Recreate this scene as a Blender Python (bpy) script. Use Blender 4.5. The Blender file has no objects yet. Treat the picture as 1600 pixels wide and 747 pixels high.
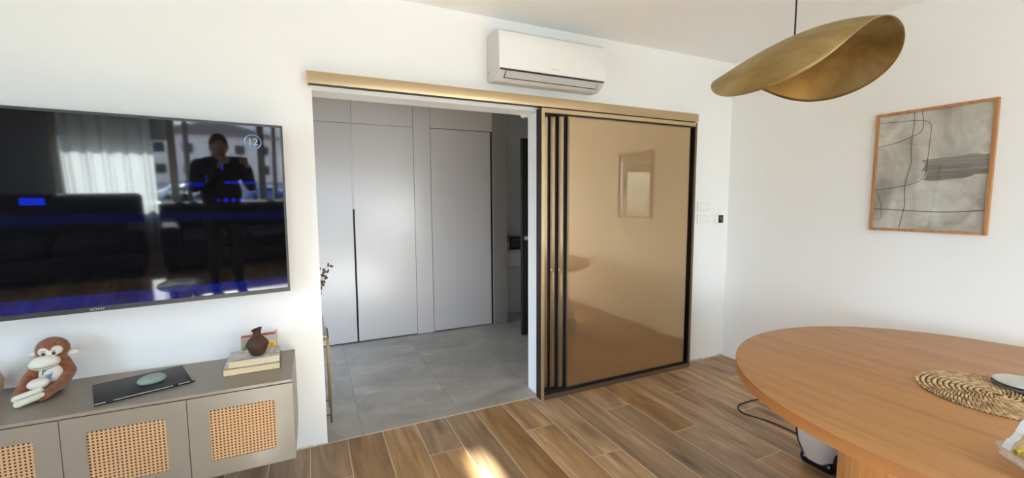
import bpy, bmesh, math, random
from mathutils import Vector, Matrix, noise
R = math.radians
random.seed(7)
sc = bpy.context.scene
COL = sc.collection

# ------------------------------------------------------------------ camera
CAM = Vector((-3.5195, -2.7614, 1.4859))
YAW, PITCH, ROLL, FPX = 0.439, -0.0899, -0.0048, 668.93
f_ = Vector((math.sin(YAW)*math.cos(PITCH), math.cos(YAW)*math.cos(PITCH), math.sin(PITCH)))
r0 = f_.cross(Vector((0, 0, 1))).normalized(); u0 = r0.cross(f_)
r_ = math.cos(ROLL)*r0 + math.sin(ROLL)*u0
u_ = -math.sin(ROLL)*r0 + math.cos(ROLL)*u0
cd = bpy.data.cameras.new('camera'); cam = bpy.data.objects.new('camera', cd); COL.objects.link(cam)
cd.sensor_fit = 'HORIZONTAL'; cd.sensor_width = 36; cd.lens = FPX/1600*36; cd.clip_start = 0.02; cd.clip_end = 400
cam.matrix_world = Matrix.Translation(CAM) @ Matrix((r_, u_, -f_)).transposed().to_4x4()
sc.camera = cam

# ------------------------------------------------------------------ exposure, sky, sun, portals
sc.view_settings.view_transform = 'Standard'; sc.view_settings.look = 'None'
sc.view_settings.gamma = 1.0; sc.view_settings.use_curve_mapping = False
sc.view_settings.exposure = 2.04
SUN_EL, SUN_AZ = R(26.5), R(2.0)
XLW = -6.6; SUN_W = 6.0; SKY_W = 1.0
wd = bpy.data.worlds.new('sky'); sc.world = wd; wd.use_nodes = True
nt = wd.node_tree; nt.nodes.clear()
wo = nt.nodes.new('ShaderNodeOutputWorld'); bg = nt.nodes.new('ShaderNodeBackground')
tc = nt.nodes.new('ShaderNodeTexCoord'); sx = nt.nodes.new('ShaderNodeSeparateXYZ')
cr = nt.nodes.new('ShaderNodeValToRGB')
cr.color_ramp.elements[0].position = 0.48; cr.color_ramp.elements[0].color = (.26, .29, .31, 1)
cr.color_ramp.elements[1].position = 0.53; cr.color_ramp.elements[1].color = (.80, .97, 1.22, 1)
e = cr.color_ramp.elements.new(0.95); e.color = (.46, .68, 1.08, 1)
mp = nt.nodes.new('ShaderNodeMapRange'); mp.inputs[1].default_value = -1; mp.inputs[2].default_value = 1
nt.links.new(tc.outputs['Generated'], sx.inputs[0]); nt.links.new(sx.outputs[2], mp.inputs[0])
nt.links.new(mp.outputs[0], cr.inputs[0]); nt.links.new(cr.outputs[0], bg.inputs[0])
bg.inputs[1].default_value = SKY_W*3.0; nt.links.new(bg.outputs[0], wo.inputs[0])
sl = bpy.data.lights.new('sun', 'SUN'); sl.energy = SUN_W*3; sl.angle = R(1.4); sl.color = (.96, 1, 1)
so = bpy.data.objects.new('sun', sl); COL.objects.link(so)
sdir = Vector((math.sin(SUN_AZ)*math.cos(SUN_EL), math.cos(SUN_AZ)*math.cos(SUN_EL), -math.sin(SUN_EL)))
so.rotation_euler = sdir.to_track_quat('-Z', 'Y').to_euler(); so.location = (-3, -12, 8)
def portal(x0, x1, z0, z1, y):
    l = bpy.data.lights.new('window_portal', 'AREA'); l.shape = 'RECTANGLE'; l.size = x1-x0; l.size_y = z1-z0
    o = bpy.data.objects.new('window_portal', l); COL.objects.link(o)
    o.location = ((x0+x1)/2, y, (z0+z1)/2); o.rotation_euler = (R(90), 0, 0)   # faces +y, into the room
    l.cycles.is_portal = True
portal(-4.27, -2.42, .62, 2.4, -5.12)
portal(-5.15, -4.27, .62, 1.5, -5.12)
portal(-2.2, -.5, .62, 2.4, -5.12)
HW = (1.10, 1.88, .12, 1.95)                                            # made-up glazed opening in the hall's left wall, for fill light: y0, y1, z0, z1
l = bpy.data.lights.new('window_portal', 'AREA'); l.shape = 'RECTANGLE'; l.size = HW[3]-HW[2]; l.size_y = HW[1]-HW[0]; l.cycles.is_portal = True
o = bpy.data.objects.new('window_portal', l); COL.objects.link(o); o.location = (-4.82, (HW[0]+HW[1])/2, (HW[2]+HW[3])/2); o.rotation_euler = (0, R(-90), 0)
LW = (-3.9, -1.9, .85, 2.3)                                            # made-up window in the room's left wall, to light the right wall
l = bpy.data.lights.new('window_portal', 'AREA'); l.shape = 'RECTANGLE'; l.size = LW[3]-LW[2]; l.size_y = LW[1]-LW[0]; l.cycles.is_portal = True
o = bpy.data.objects.new('window_portal', l); COL.objects.link(o); o.location = (XLW-.12, (LW[0]+LW[1])/2, (LW[2]+LW[3])/2); o.rotation_euler = (0, R(-90), 0)
try:
    sc.cycles.max_bounces = 14; sc.cycles.diffuse_bounces = 7; sc.cycles.glossy_bounces = 6
    sc.cycles.transparent_max_bounces = 16; sc.cycles.sample_clamp_indirect = 8
except Exception: pass

# ------------------------------------------------------------------ helpers
def s2l(c):
    c = c/255.0
    return c/12.92 if c <= .04045 else ((c+.055)/1.055)**2.4
def rgb(r, g, b): return (s2l(r), s2l(g), s2l(b), 1)
class NT:
    def __init__(s, name):
        s.m = bpy.data.materials.new(name); s.m.use_nodes = True; s.t = s.m.node_tree
        s.b = s.t.nodes['Principled BSDF']; s.out = s.t.nodes['Material Output']
    def n(s, typ, **kw):
        x = s.t.nodes.new('ShaderNode'+typ)
        for k, v in kw.items():
            if k.startswith('i_'):
                key = k[2:]; key = int(key) if key.isdigit() else key
                s.set(x.inputs[key], v)
            else: setattr(x, k, v)
        return x
    def set(s, inp, v):
        if isinstance(v, bpy.types.NodeSocket): s.t.links.new(v, inp)
        else: inp.default_value = v
    def math(s, op, a, b=0, c=0):
        x = s.n('Math', operation=op)
        s.set(x.inputs[0], a); s.set(x.inputs[1], b); s.set(x.inputs[2], c); return x.outputs[0]
    def mix(s, f, a, b):
        x = s.n('Mix', data_type='RGBA'); s.set(x.inputs[0], f); s.set(x.inputs[6], a); s.set(x.inputs[7], b); return x.outputs[2]
    def ramp(s, f, stops):
        x = s.n('ValToRGB'); el = x.color_ramp.elements
        while len(el) < len(stops): el.new(.5)
        for q, (p, c) in zip(el, stops): q.position = p; q.color = c
        s.set(x.inputs[0], f); return x.outputs[0]
    def noise(s, vec, scale, detail=3, rough=.5, dist=0):
        x = s.n('TexNoise'); s.set(x.inputs['Vector'], vec); x.inputs['Scale'].default_value = scale
        x.inputs['Detail'].default_value = detail; x.inputs['Roughness'].default_value = rough; x.inputs['Distortion'].default_value = dist
        return x.outputs['Fac']
    def obj(s): return s.n('TexCoord').outputs['Object']
    def scaled(s, vec, sc_, off=(0, 0, 0)):
        x = s.n('Mapping'); s.set(x.inputs[0], vec); x.inputs['Scale'].default_value = sc_; s.set(x.inputs['Location'], off); return x.outputs[0]
    def bump(s, h, strength=.1, dist=.01):
        x = s.n('Bump'); s.set(x.inputs['Height'], h); x.inputs['Strength'].default_value = strength; x.inputs['Distance'].default_value = dist
        s.t.links.new(x.outputs[0], s.b.inputs['Normal'])
    def base(s, c, rough=.5, metal=0, **kw):
        s.set(s.b.inputs['Base Color'], c); s.set(s.b.inputs['Roughness'], rough); s.set(s.b.inputs['Metallic'], metal)
        for k, v in kw.items(): s.set(s.b.inputs[k.replace('_', ' ')], v)
        return s
def simple(name, c, rough=.5, metal=0, vary=.06, vs=6, bump=0, bs=80, **kw):
    """plain colour, broken up by a faint procedural mottling"""
    q = NT(name); v = q.noise(q.obj(), vs, 4)
    dark = tuple(x*(1-vary) for x in c[:3])+(1,)
    q.base(q.mix(v, dark, c), rough, metal, **kw)
    if bump: q.bump(q.noise(q.obj(), bs, 3), bump, .004)
    return q.m

class MB:
    def __init__(s): s.bm = bmesh.new(); s.mi = 0
    def _tag(s, geom):
        for f in geom: f.material_index = s.mi
    def box(s, x0, x1, y0, y1, z0, z1, bev=0, seg=2, rot=None, piv=None):
        g = bmesh.ops.create_cube(s.bm, size=1); vs = g['verts']
        M = Matrix.Translation(((x0+x1)/2, (y0+y1)/2, (z0+z1)/2)) @ Matrix.Diagonal((x1-x0, y1-y0, z1-z0, 1))
        bmesh.ops.transform(s.bm, matrix=M, verts=vs)
        fs = list({f for v in vs for f in v.link_faces})
        if bev:
            es = list({e for v in vs for e in v.link_edges})
            b = bmesh.ops.bevel(s.bm, geom=es, offset=bev, segments=seg, affect='EDGES', profile=.5)
            fs = list({f for f in b['faces']} | {f for f in fs if f.is_valid}); vs = list({v for f in fs for v in f.verts})
        if rot is not None:
            p = Vector(piv) if piv is not None else Vector(((x0+x1)/2, (y0+y1)/2, (z0+z1)/2))
            bmesh.ops.transform(s.bm, matrix=Matrix.Translation(p) @ rot.to_4x4() @ Matrix.Translation(-p), verts=vs)
        s._tag(fs); return vs
    def prism(s, pts, axis, lo, hi):
        """pts: outline in the two other axes, extruded along axis"""
        def mk(p, t):
            return {'x': (t, p[0], p[1]), 'y': (p[0], t, p[1]), 'z': (p[0], p[1], t)}[axis]
        a = [s.bm.verts.new(mk(p, lo)) for p in pts]; b = [s.bm.verts.new(mk(p, hi)) for p in pts]; n = len(pts)
        fs = [s.bm.faces.new(a), s.bm.faces.new(b[::-1])]
        for i in range(n): fs.append(s.bm.faces.new((a[i], b[i], b[(i+1) % n], a[(i+1) % n])))
        s._tag(fs); bmesh.ops.recalc_face_normals(s.bm, faces=fs)
    def lathe(s, prof, c=(0, 0, 0), seg=48, M=None):
        rings = []; fs = []
        for r, z in prof:
            if r < 1e-6: rings.append([s.bm.verts.new((0, 0, z))])
            else: rings.append([s.bm.verts.new((r*math.cos(2*math.pi*i/seg), r*math.sin(2*math.pi*i/seg), z)) for i in range(seg)])
        for a, b in zip(rings, rings[1:]):
            for i in range(seg):
                j = (i+1) % seg
                if len(a) == 1 and len(b) == 1: continue
                if len(a) == 1: fs.append(s.bm.faces.new((a[0], b[j], b[i])))
                elif len(b) == 1: fs.append(s.bm.faces.new((a[i], a[j], b[0])))
                else: fs.append(s.bm.faces.new((a[i], a[j], b[j], b[i])))
        vs = [v for r in rings for v in r]
        bmesh.ops.recalc_face_normals(s.bm, faces=fs)
        bmesh.ops.transform(s.bm, matrix=Matrix.Translation(c) @ (M.to_4x4() if M is not None else Matrix.Identity(4)), verts=vs)
        s._tag(fs); return vs
    def tube(s, pts, rad, seg=10, closed=False):
        pts = [Vector(p) for p in pts]; n = len(pts); rads = rad if isinstance(rad, (list, tuple)) else [rad]*n
        rings = []; ref = None
        for i, p in enumerate(pts):
            t = (pts[(i+1) % n]-pts[i-1]) if closed else (pts[min(i+1, n-1)]-pts[max(i-1, 0)]); t.normalize()
            if ref is None: ref = t.orthogonal().normalized()
            a = (ref-t*ref.dot(t)).normalized(); ref = a; b = t.cross(a)
            rings.append([s.bm.verts.new(p+rads[i]*(math.cos(2*math.pi*k/seg)*a+math.sin(2*math.pi*k/seg)*b)) for k in range(seg)])
        fs = []
        for i in range(n if closed else n-1):
            a, b = rings[i], rings[(i+1) % n]
            for k in range(seg): fs.append(s.bm.faces.new((a[k], a[(k+1) % seg], b[(k+1) % seg], b[k])))
        if not closed: fs += [s.bm.faces.new(rings[0][::-1]), s.bm.faces.new(rings[-1])]
        s._tag(fs)
    def ball(s, c, rx, ry=None, rz=None, M=None, seg=20, rings=12):
        ry = rx if ry is None else ry; rz = rx if rz is None else rz; c = Vector(c); vs = []; rows_ = []
        def put(x, y, z):
            p = Vector((x*rx, y*ry, z*rz)); p = (M @ p if M is not None else p)+c
            v = s.bm.verts.new(p); vs.append(v); return v
        top = put(0, 0, 1)
        for i in range(1, rings):
            t = math.pi*i/rings; rows_.append([put(math.sin(t)*math.cos(2*math.pi*k/seg), math.sin(t)*math.sin(2*math.pi*k/seg), math.cos(t)) for k in range(seg)])
        bot = put(0, 0, -1); nf = s.bm.faces.new; mi = s.mi
        for k in range(seg):
            j = (k+1) % seg; fs = [nf((top, rows_[0][k], rows_[0][j])), nf((bot, rows_[-1][j], rows_[-1][k]))]
            for a, b in zip(rows_, rows_[1:]): fs.append(nf((a[k], b[k], b[j], a[j])))
            for f in fs: f.material_index = mi
        return vs
    def limb(s, p0, p1, r0, r1, seg=16):
        p0 = Vector(p0); p1 = Vector(p1); n = 5
        s.tube([p0.lerp(p1, i/n) for i in range(n+1)], [r0+(r1-r0)*i/n for i in range(n+1)], seg)
        s.ball(p0, r0, seg=seg, rings=10); s.ball(p1, r1, seg=seg, rings=10)
    def sheet(s, fn, nu, nv, th=0, uv=False):
        """grid surface fn(u,v)->Vector, u,v in 0..1, given thickness th"""
        g = [[s.bm.verts.new(fn(i/nu, j/nv)) for j in range(nv+1)] for i in range(nu+1)]
        fs = [s.bm.faces.new((g[i][j], g[i+1][j], g[i+1][j+1], g[i][j+1])) for i in range(nu) for j in range(nv)]
        s._tag(fs); s.th = th
    def build(s, name, mats, parent=None, world=True, smooth=False, kind=None):
        me = bpy.data.meshes.new(name); o = bpy.data.objects.new(name, me); COL.objects.link(o)
        if parent is not None:
            o.parent = parent
            if world:
                off = Vector(); p = parent
                while p is not None: off += p.location; p = p.parent
                bmesh.ops.translate(s.bm, vec=-off, verts=s.bm.verts)
        s.bm.to_mesh(me); s.bm.free()
        for m in (mats if isinstance(mats, (list, tuple)) else [mats]): me.materials.append(m)
        if smooth:
            me.shade_smooth()
            if smooth != 'full':
                me.set_sharp_from_angle(angle=R(40))
        if kind: o['kind'] = kind
        return o
def mod_solid(o, th, off=0):
    m = o.modifiers.new('thickness', 'SOLIDIFY'); m.thickness = th; m.offset = off; return m
def mod_sub(o, l=2):
    m = o.modifiers.new('subdivision', 'SUBSURF'); m.levels = l; m.render_levels = l
def mod_remesh(o, v, sm=6, fac=.6):
    m = o.modifiers.new('remesh', 'REMESH'); m.mode = 'VOXEL'; m.voxel_size = v; m.use_smooth_shade = True
    m = o.modifiers.new('smooth', 'SMOOTH'); m.factor = fac; m.iterations = sm
def thing(name, label, cat, loc=(0, 0, 0), rot=(0, 0, 0), group=None):
    o = bpy.data.objects.new(name, None); COL.objects.link(o); o.location = loc; o.rotation_euler = rot
    o.empty_display_size = .05; return tag(o, label, cat, group)
def tag(o, label, cat, group=None, kind=None):
    o['label'] = label; o['category'] = cat
    if group: o['group'] = group
    if kind: o['kind'] = kind
    return o
def struct(name, mb, mats, **kw): return mb.build(name, mats, kind='structure', **kw)
def text(name, body, size, mat, parent, M, extrude=.0003):
    cu = bpy.data.curves.new(name, 'FONT'); cu.body = body; cu.size = size; cu.extrude = extrude; cu.align_x = 'CENTER'; cu.align_y = 'CENTER'
    tmp = bpy.data.objects.new('tmp', cu); COL.objects.link(tmp)
    bpy.context.view_layer.update()
    me = bpy.data.meshes.new_from_object(tmp.evaluated_get(bpy.context.evaluated_depsgraph_get())); me.name = name
    bpy.data.objects.remove(tmp)
    me.transform(M); me.materials.clear(); me.materials.append(mat)
    o = bpy.data.objects.new(name, me); COL.objects.link(o); o.parent = parent
    return o

# ------------------------------------------------------------------ materials
def wall_paint(name, c):
    q = NT(name); v = q.noise(q.obj(), 1.3, 3)
    q.base(q.mix(v, tuple(x*.985 for x in c[:3])+(1,), c), .75)
    q.bump(q.noise(q.obj(), 220, 3), .06, .002); return q.m
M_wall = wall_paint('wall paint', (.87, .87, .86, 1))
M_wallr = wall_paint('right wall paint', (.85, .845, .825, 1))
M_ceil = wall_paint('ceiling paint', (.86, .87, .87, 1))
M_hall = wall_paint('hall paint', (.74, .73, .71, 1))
M_plaster = simple('raw plaster', rgb(214, 207, 192), .9, vary=.25, vs=60, bump=.4, bs=150)

def make_plank_mat():
    q = NT('wood look planks')
    at = q.n('Attribute', attribute_name='plank', attribute_type='GEOMETRY'); rnd = at.outputs['Fac']
    sepc = q.n('SeparateColor'); q.set(sepc.inputs[0], at.outputs['Color'])
    r1, r2, isg = sepc.outputs[0], sepc.outputs[1], sepc.outputs[2]
    off = q.n('CombineXYZ'); q.set(off.inputs[0], q.math('MULTIPLY', r1, 31.0)); q.set(off.inputs[1], q.math('MULTIPLY', r2, 47.0))
    v = q.n('VectorMath', operation='ADD'); q.set(v.inputs[0], q.obj()); q.set(v.inputs[1], off.outputs[0]); V = v.outputs[0]
    big = q.noise(q.scaled(V, (7.5, 1.0, 1)), 1.0, 5, .58, 1.5)
    mid = q.noise(q.scaled(V, (24, 1.8, 1)), 1.0, 5, .6, 1.4)
    fine = q.noise(q.scaled(V, (190, 7, 1)), 1.0, 3, .6)
    c = q.ramp(big, [(.28, rgb(124, 95, 68)), (.42, rgb(162, 130, 97)), (.56, rgb(185, 153, 117)), (.70, rgb(212, 182, 146))])
    c = q.mix(q.math('MULTIPLY', q.ramp(mid, [(.35, (0, 0, 0, 1)), (.62, (1, 1, 1, 1))]), .36), c, rgb(136, 106, 80))
    c = q.mix(q.math('MULTIPLY', q.ramp(fine, [(.4, (0, 0, 0, 1)), (.7, (1, 1, 1, 1))]), .14), c, rgb(124, 98, 76))
    # knots: stretched cells
    vo = q.n('TexVoronoi', feature='F1'); q.set(vo.inputs['Vector'], q.scaled(V, (5.2, 1.35, 1))); vo.inputs['Scale'].default_value = 1.0
    vo.inputs['Randomness'].default_value = 1
    kd = q.math('ADD', vo.outputs['Distance'], q.math('MULTIPLY', q.math('SUBTRACT', mid, .5), .30))
    knot = q.ramp(kd, [(.05, (1, 1, 1, 1)), (.13, (.6, .6, .6, 1)), (.26, (0, 0, 0, 1))])
    c = q.mix(q.math('MULTIPLY', knot, .85), c, rgb(74, 54, 40))
    # whole-plank tone
    tone = q.math('ADD', .80, q.math('MULTIPLY', r2, .34))
    hs = q.n('HueSaturation'); q.set(hs.inputs['Color'], c); q.set(hs.inputs['Value'], tone)
    q.set(hs.inputs['Saturation'], q.math('ADD', .92, q.math('MULTIPLY', r1, .3)))
    q.base(hs.outputs[0], q.math('ADD', .34, q.math('MULTIPLY', mid, .16)))
    q.bump(mid, .12, .002)
    return q.m
M_plank = make_plank_mat()
M_grout = simple('beige grout', rgb(226, 208, 182), .9, bump=.2)
def make_concrete():
    q = NT('concrete look tile'); o = q.obj()
    at = q.n('Attribute', attribute_name='plank', attribute_type='GEOMETRY')
    a = q.noise(q.scaled(o, (1, 1.6, 1), at.outputs['Vector']), 1.6, 6, .6, .7); b = q.noise(o, 14, 5, .65)
    c = q.ramp(a, [(.32, rgb(146, 139, 128)), (.5, rgb(166, 158, 147)), (.68, rgb(186, 178, 166))])
    c = q.mix(q.math('MULTIPLY', q.ramp(b, [(.45, (0, 0, 0, 1)), (.7, (1, 1, 1, 1))]), .25), c, rgb(166, 158, 147))
    sp = q.ramp(q.noise(o, 5.2, 2, .5), [(.64, (0, 0, 0, 1)), (.72, (1, 1, 1, 1))])
    c = q.mix(q.math('MULTIPLY', sp, .35), c, rgb(204, 198, 188))
    q.base(c, q.math('ADD', .32, q.math('MULTIPLY', b, .2))); return q.m
M_conc = make_concrete()
M_groutg = simple('grey grout', rgb(104, 98, 90), .9)
def wood(name, c1, c2, c3, sc_, rough=.42, axis='y'):
    q = NT(name); o = q.obj(); k = {'x': (1, 14, 14), 'y': (14, 1, 14), 'z': (14, 14, 1)}[axis]
    v = q.scaled(o, tuple(x*sc_ for x in k))
    a = q.noise(v, 1.0, 5, .6, .6); b = q.noise(q.scaled(v, (7, 7, 7)), 1.0, 3, .6)
    c = q.ramp(a, [(.3, c1), (.5, c2), (.72, c3)])
    c = q.mix(q.math('MULTIPLY', q.ramp(b, [(.42, (0, 0, 0, 1)), (.66, (1, 1, 1, 1))]), .28), c, c1)
    q.base(c, rough); q.bump(b, .05, .001); return q.m
M_oak = wood('light oak veneer', rgb(168, 116, 66), rgb(184, 131, 78), rgb(194, 142, 88), 1.1, .45)
M_oakv = wood('vertical oak veneer', rgb(176, 124, 70), rgb(200, 148, 92), rgb(215, 165, 108), 1.6, .5, 'z')
M_frameoak = wood('oak picture frame', rgb(160, 106, 60), rgb(184, 128, 78), rgb(199, 146, 96), 2, .45, 'z')
M_champ = simple('champagne anodised aluminium', rgb(208, 182, 144), .36, .85, vary=.05, vs=3)
M_bronze = simple('bronze anodised aluminium', rgb(134, 116, 98), .36, .8, vary=.06, vs=3)
M_dark = simple('dark bronze side profile', rgb(34, 26, 20), .5, .3)
M_black = simple('matt black', rgb(16, 15, 15), .6)
M_gloss_black = simple('glossy black plastic', rgb(12, 12, 13), .18)
def make_glass_panel():
    """bronze lacquered glass: crisp surface sheen over a satin metallic lacquer"""
    q = NT('bronze lacquered glass'); t = q.t
    q.base(q.mix(q.noise(q.obj(), 1.2, 2), rgb(190, 163, 128), rgb(186, 159, 124)), .30, .85)
    g = t.nodes.new('ShaderNodeBsdfGlossy'); g.inputs['Color'].default_value = rgb(208, 183, 150); g.inputs['Roughness'].default_value = 0.0
    m = t.nodes.new('ShaderNodeMixShader'); m.inputs[0].default_value = .42
    t.links.new(q.b.outputs[0], m.inputs[1]); t.links.new(g.outputs[0], m.inputs[2]); t.links.new(m.outputs[0], q.out.inputs[0])
    return q.m
M_lacq = make_glass_panel()
M_taupe = simple('taupe lacquer', rgb(143, 133, 119), .34, vary=.03, vs=3)
M_ward = simple('greige wardrobe laminate', rgb(222, 214, 210), .26, vary=.03, vs=2, Specular_IOR_Level=.85)
M_white = simple('white plastic', rgb(240, 240, 238), .35, vary=.02)
M_whiteg = simple('grey white plastic', rgb(214, 214, 214), .4, vary=.03)
M_gap = simple('dark gap', rgb(40, 38, 36), .7)
M_greytxt = simple('pale grey lettering', rgb(190, 190, 188), .5)
M_bezel = simple('charcoal bezel', rgb(58, 60, 62), .38, .2)
M_silver = simple('silver lettering', rgb(205, 208, 210), .3, .5)

# ------------------------------------------------------------------ floor (planks with real joints)
H = 2.7086; XL = -6.6; YB = -5.0; PW = .2107
def plank_floor(name, rows, mat, grout, gap, z, inset_top):
    bm = bmesh.new(); lay = bm.loops.layers.float_color.new('plank')
    for (x0, x1, y0, y1) in rows:
        a, b = random.random(), random.random()
        g = gap/2; vs = [bm.verts.new(p) for p in ((x0+g, y0+g, z), (x1-g, y0+g, z), (x1-g, y1-g, z), (x0+g, y1-g, z))]
        f = bm.faces.new(vs)
        lo = [bm.verts.new((v.co.x+(-.0005 if i in (0, 3) else .0005), v.co.y+(-.0005 if i < 2 else .0005), z-inset_top)) for i, v in enumerate(vs)]
        fs = [f]+[bm.faces.new((vs[i], lo[i], lo[(i+1) % 4], vs[(i+1) % 4])) for i in range(4)]
        for ff in fs:
            for l in ff.loops: l[lay] = (a, b, 0, 1)
    X0 = min(r[0] for r in rows); X1 = max(r[1] for r in rows); Y0 = min(r[2] for r in rows); Y1 = max(r[3] for r in rows)
    zz = z-inset_top
    t = [bm.verts.new(p) for p in ((X0, Y0, zz), (X1, Y0, zz), (X1, Y1, zz), (X0, Y1, zz))]
    d = [bm.verts.new((v.co.x, v.co.y, zz-.08)) for v in t]
    fs = [bm.faces.new(t), bm.faces.new(d[::-1])]+[bm.faces.new((t[i], d[i], d[(i+1) % 4], t[(i+1) % 4])) for i in range(4)]
    for f in fs: f.material_index = 1
    bmesh.ops.recalc_face_normals(bm, faces=bm.faces)
    me = bpy.data.meshes.new(name); bm.to_mesh(me); bm.free(); me.materials.append(mat); me.materials.append(grout)
    o = bpy.data.objects.new(name, me); COL.objects.link(o); o['kind'] = 'structure'; return o
rows = []
r = -22
while True:
    x0 = -2.316+r*PW; x1 = x0+PW
    if x0 > 0: break
    a, b = max(x0, XL), min(x1, 0.0)
    if b-a > .01:
        y = -.40-.425*(r % 3)+1.275
        while y > YB:
            t, l = min(y, 0), max(y-1.275, YB)
            if t-l > .02: rows.append((a, b, l, t))
            y -= 1.275
    r += 1
plank_floor('floor', rows, M_plank, M_grout, .0050, 0.0, .0006)
# hall floor: 65 x 130 tiles
rows = []
for k in range(-3, 5):
    x0 = -3.275+.65*k; x1 = x0+.65; a, b = max(x0, -4.7), min(x1, -.5)
    if b-a < .02: continue
    y = .584+(.65 if k % 2 else 0)-2.6
    while y < 2.6:
        t, l = min(y+1.3, 2.6), max(y, .0)
        if t-l > .02: rows.append((a, b, l, t))
        y += 1.3
plank_floor('floor_hall', rows, M_conc, M_groutg, .003, -.001, .0005)

# ------------------------------------------------------------------ shell
JL, JR, HO, TH = -3.4837, -2.0039, 2.12, .1725
b = MB()
b.box(XL-.2, JL, 0, TH, -.08, H); b.box(JR, .2, 0, TH, -.08, H); b.box(JL, JR, 0, TH, HO, H)
struct('wall_front', b, M_wall)
b = MB(); b.box(0, .2, YB-.2, TH, -.08, H+.1); struct('wall_right', b, M_wallr)
b = MB()
for y0, y1, z0, z1 in ((YB-.2, LW[0], -.08, H+.1), (LW[1], TH, -.08, H+.1), (LW[0], LW[1], -.08, LW[2]), (LW[0], LW[1], LW[3], H+.1)): b.box(XL-.2, XL, y0, y1, z0, z1)
struct('wall_left', b, M_wall)
W1 = (-5.15, -2.42, .62, 2.4); W2 = (-2.2, -.5, .62, 2.4)
b = MB()
for x0, x1, z0, z1 in ((XL, W1[0], -.08, H), (W1[0], W1[1], -.08, .62), (W1[0], W1[1], 2.4, H), (W1[1], W2[0], -.08, H), (W2[0], W2[1], -.08, .62), (W2[0], W2[1], 2.4, H), (W2[1], .0, -.08, H)):
    b.box(x0, x1, YB-.2, YB, z0, z1)
struct('wall_back', b, wall_paint('dark grey accent paint', (.22, .22, .22, 1)))
b = MB(); b.box(XL-.2, .2, YB-.2, TH, H, H+.15); struct('ceiling', b, M_ceil)
# hall shell
b = MB()
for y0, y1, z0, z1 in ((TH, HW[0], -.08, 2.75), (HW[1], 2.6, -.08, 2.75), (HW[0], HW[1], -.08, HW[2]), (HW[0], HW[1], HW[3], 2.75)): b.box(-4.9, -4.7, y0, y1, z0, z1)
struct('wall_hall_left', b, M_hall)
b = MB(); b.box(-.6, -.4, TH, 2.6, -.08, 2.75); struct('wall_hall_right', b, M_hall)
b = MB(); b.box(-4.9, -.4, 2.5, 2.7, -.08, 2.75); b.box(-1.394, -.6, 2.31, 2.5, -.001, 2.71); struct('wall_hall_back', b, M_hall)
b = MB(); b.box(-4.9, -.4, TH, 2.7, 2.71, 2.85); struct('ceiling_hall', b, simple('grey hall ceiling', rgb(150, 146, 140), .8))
b = MB(); b.box(-1.572, -1.394, 1.896, 2.5, 0, 2.71, bev=.003); struct('wall_hall_column', b, simple('greige column paint', rgb(158, 149, 140), .55, vary=.03))
# threshold strip, ragged plaster foot of the walls, a plaster lump at the head of the opening
b = MB(); b.box(JL, JR, -.006, .004, -.004, .0012); struct('trim_1', b, M_grout)
def ragged(x0, x1, y, hgt, n, seed):
    rr = random.Random(seed); b = MB(); w = (x1-x0)/n
    for i in range(n):
        h = hgt*(.4+rr.random()*.9); d = .002+.006*rr.random()
        b.prism([(x0+i*w, -.0005), (x0+(i+1)*w, -.0005), (x0+(i+.8)*w, h*.7), (x0+(i+.35)*w, h)], 'y', y-d, y+.004)
    return b
struct('trim_2', ragged(-3.66, JL, 0, .014, 14, 1), M_plaster)
struct('trim_3', ragged(-.50, -.01, 0, .018, 20, 2), M_plaster)
b = MB(); b.prism([(JR-.075, HO+.001), (JR-.05, HO-.022), (JR-.03, HO-.016), (JR+.001, HO-.010), (JR+.001, HO+.001)], 'y', TH-.03, TH-.002)
struct('trim_4', b, M_hall)

# ------------------------------------------------------------------ windows in the back wall, glass, shutters
def make_pane(ior=1.3, nm='window glass'):
    m = bpy.data.materials.new(nm); m.use_nodes = True; t = m.node_tree; t.nodes.clear()
    o = t.nodes.new('ShaderNodeOutputMaterial'); tr = t.nodes.new('ShaderNodeBsdfTransparent'); gl = t.nodes.new('ShaderNodeBsdfGlossy')
    gl.inputs['Roughness'].default_value = 0; fr = t.nodes.new('ShaderNodeFresnel'); gm = t.nodes.new('ShaderNodeNewGeometry'); mr = t.nodes.new('ShaderNodeMapRange'); mr.inputs[3].default_value = ior; mr.inputs[4].default_value = 1/ior; t.links.new(gm.outputs['Backfacing'], mr.inputs[0]); t.links.new(mr.outputs[0], fr.inputs[0])
    mx = t.nodes.new('ShaderNodeMixShader'); tr.inputs[0].default_value = (.97, .98, .97, 1)
    t.links.new(fr.outputs[0], mx.inputs[0]); t.links.new(tr.outputs[0], mx.inputs[1]); t.links.new(gl.outputs[0], mx.inputs[2]); t.links.new(mx.outputs[0], o.inputs[0])
    return m
M_pane = make_pane(); M_picglass = make_pane(1.6, 'picture glass')
M_winfr = simple('warm grey window frame', rgb(176, 168, 156), .5)
def window(idx, W, mull):
    x0, x1, z0, z1 = W; y0, y1 = YB-.14, YB-.07
    b = MB(); w = .05
    b.box(x0, x1, y0, y1, z0, z0+w); b.box(x0, x1, y0, y1, z1-w, z1); b.box(x0, x0+w, y0, y1, z0+w, z1-w); b.box(x1-w, x1, y0, y1, z0+w, z1-w)
    for m, hw in mull: b.box(m-hw, m+hw, y0-.001, y1+.001, z0+w, z1-w)
    o = b.build('window_%d' % idx, M_winfr, kind='structure')
    p = MB(); p.box(x0+w, x1-w, y0+.03, y0+.034, z0+w, z1-w); p.build('pane', M_pane, o)
    s = MB(); s.box(x0-.03, x1+.03, YB-.07, YB+.02, z0-.03, z0+.001, bev=.004); s.build('window_sill', M_white, o)
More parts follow.
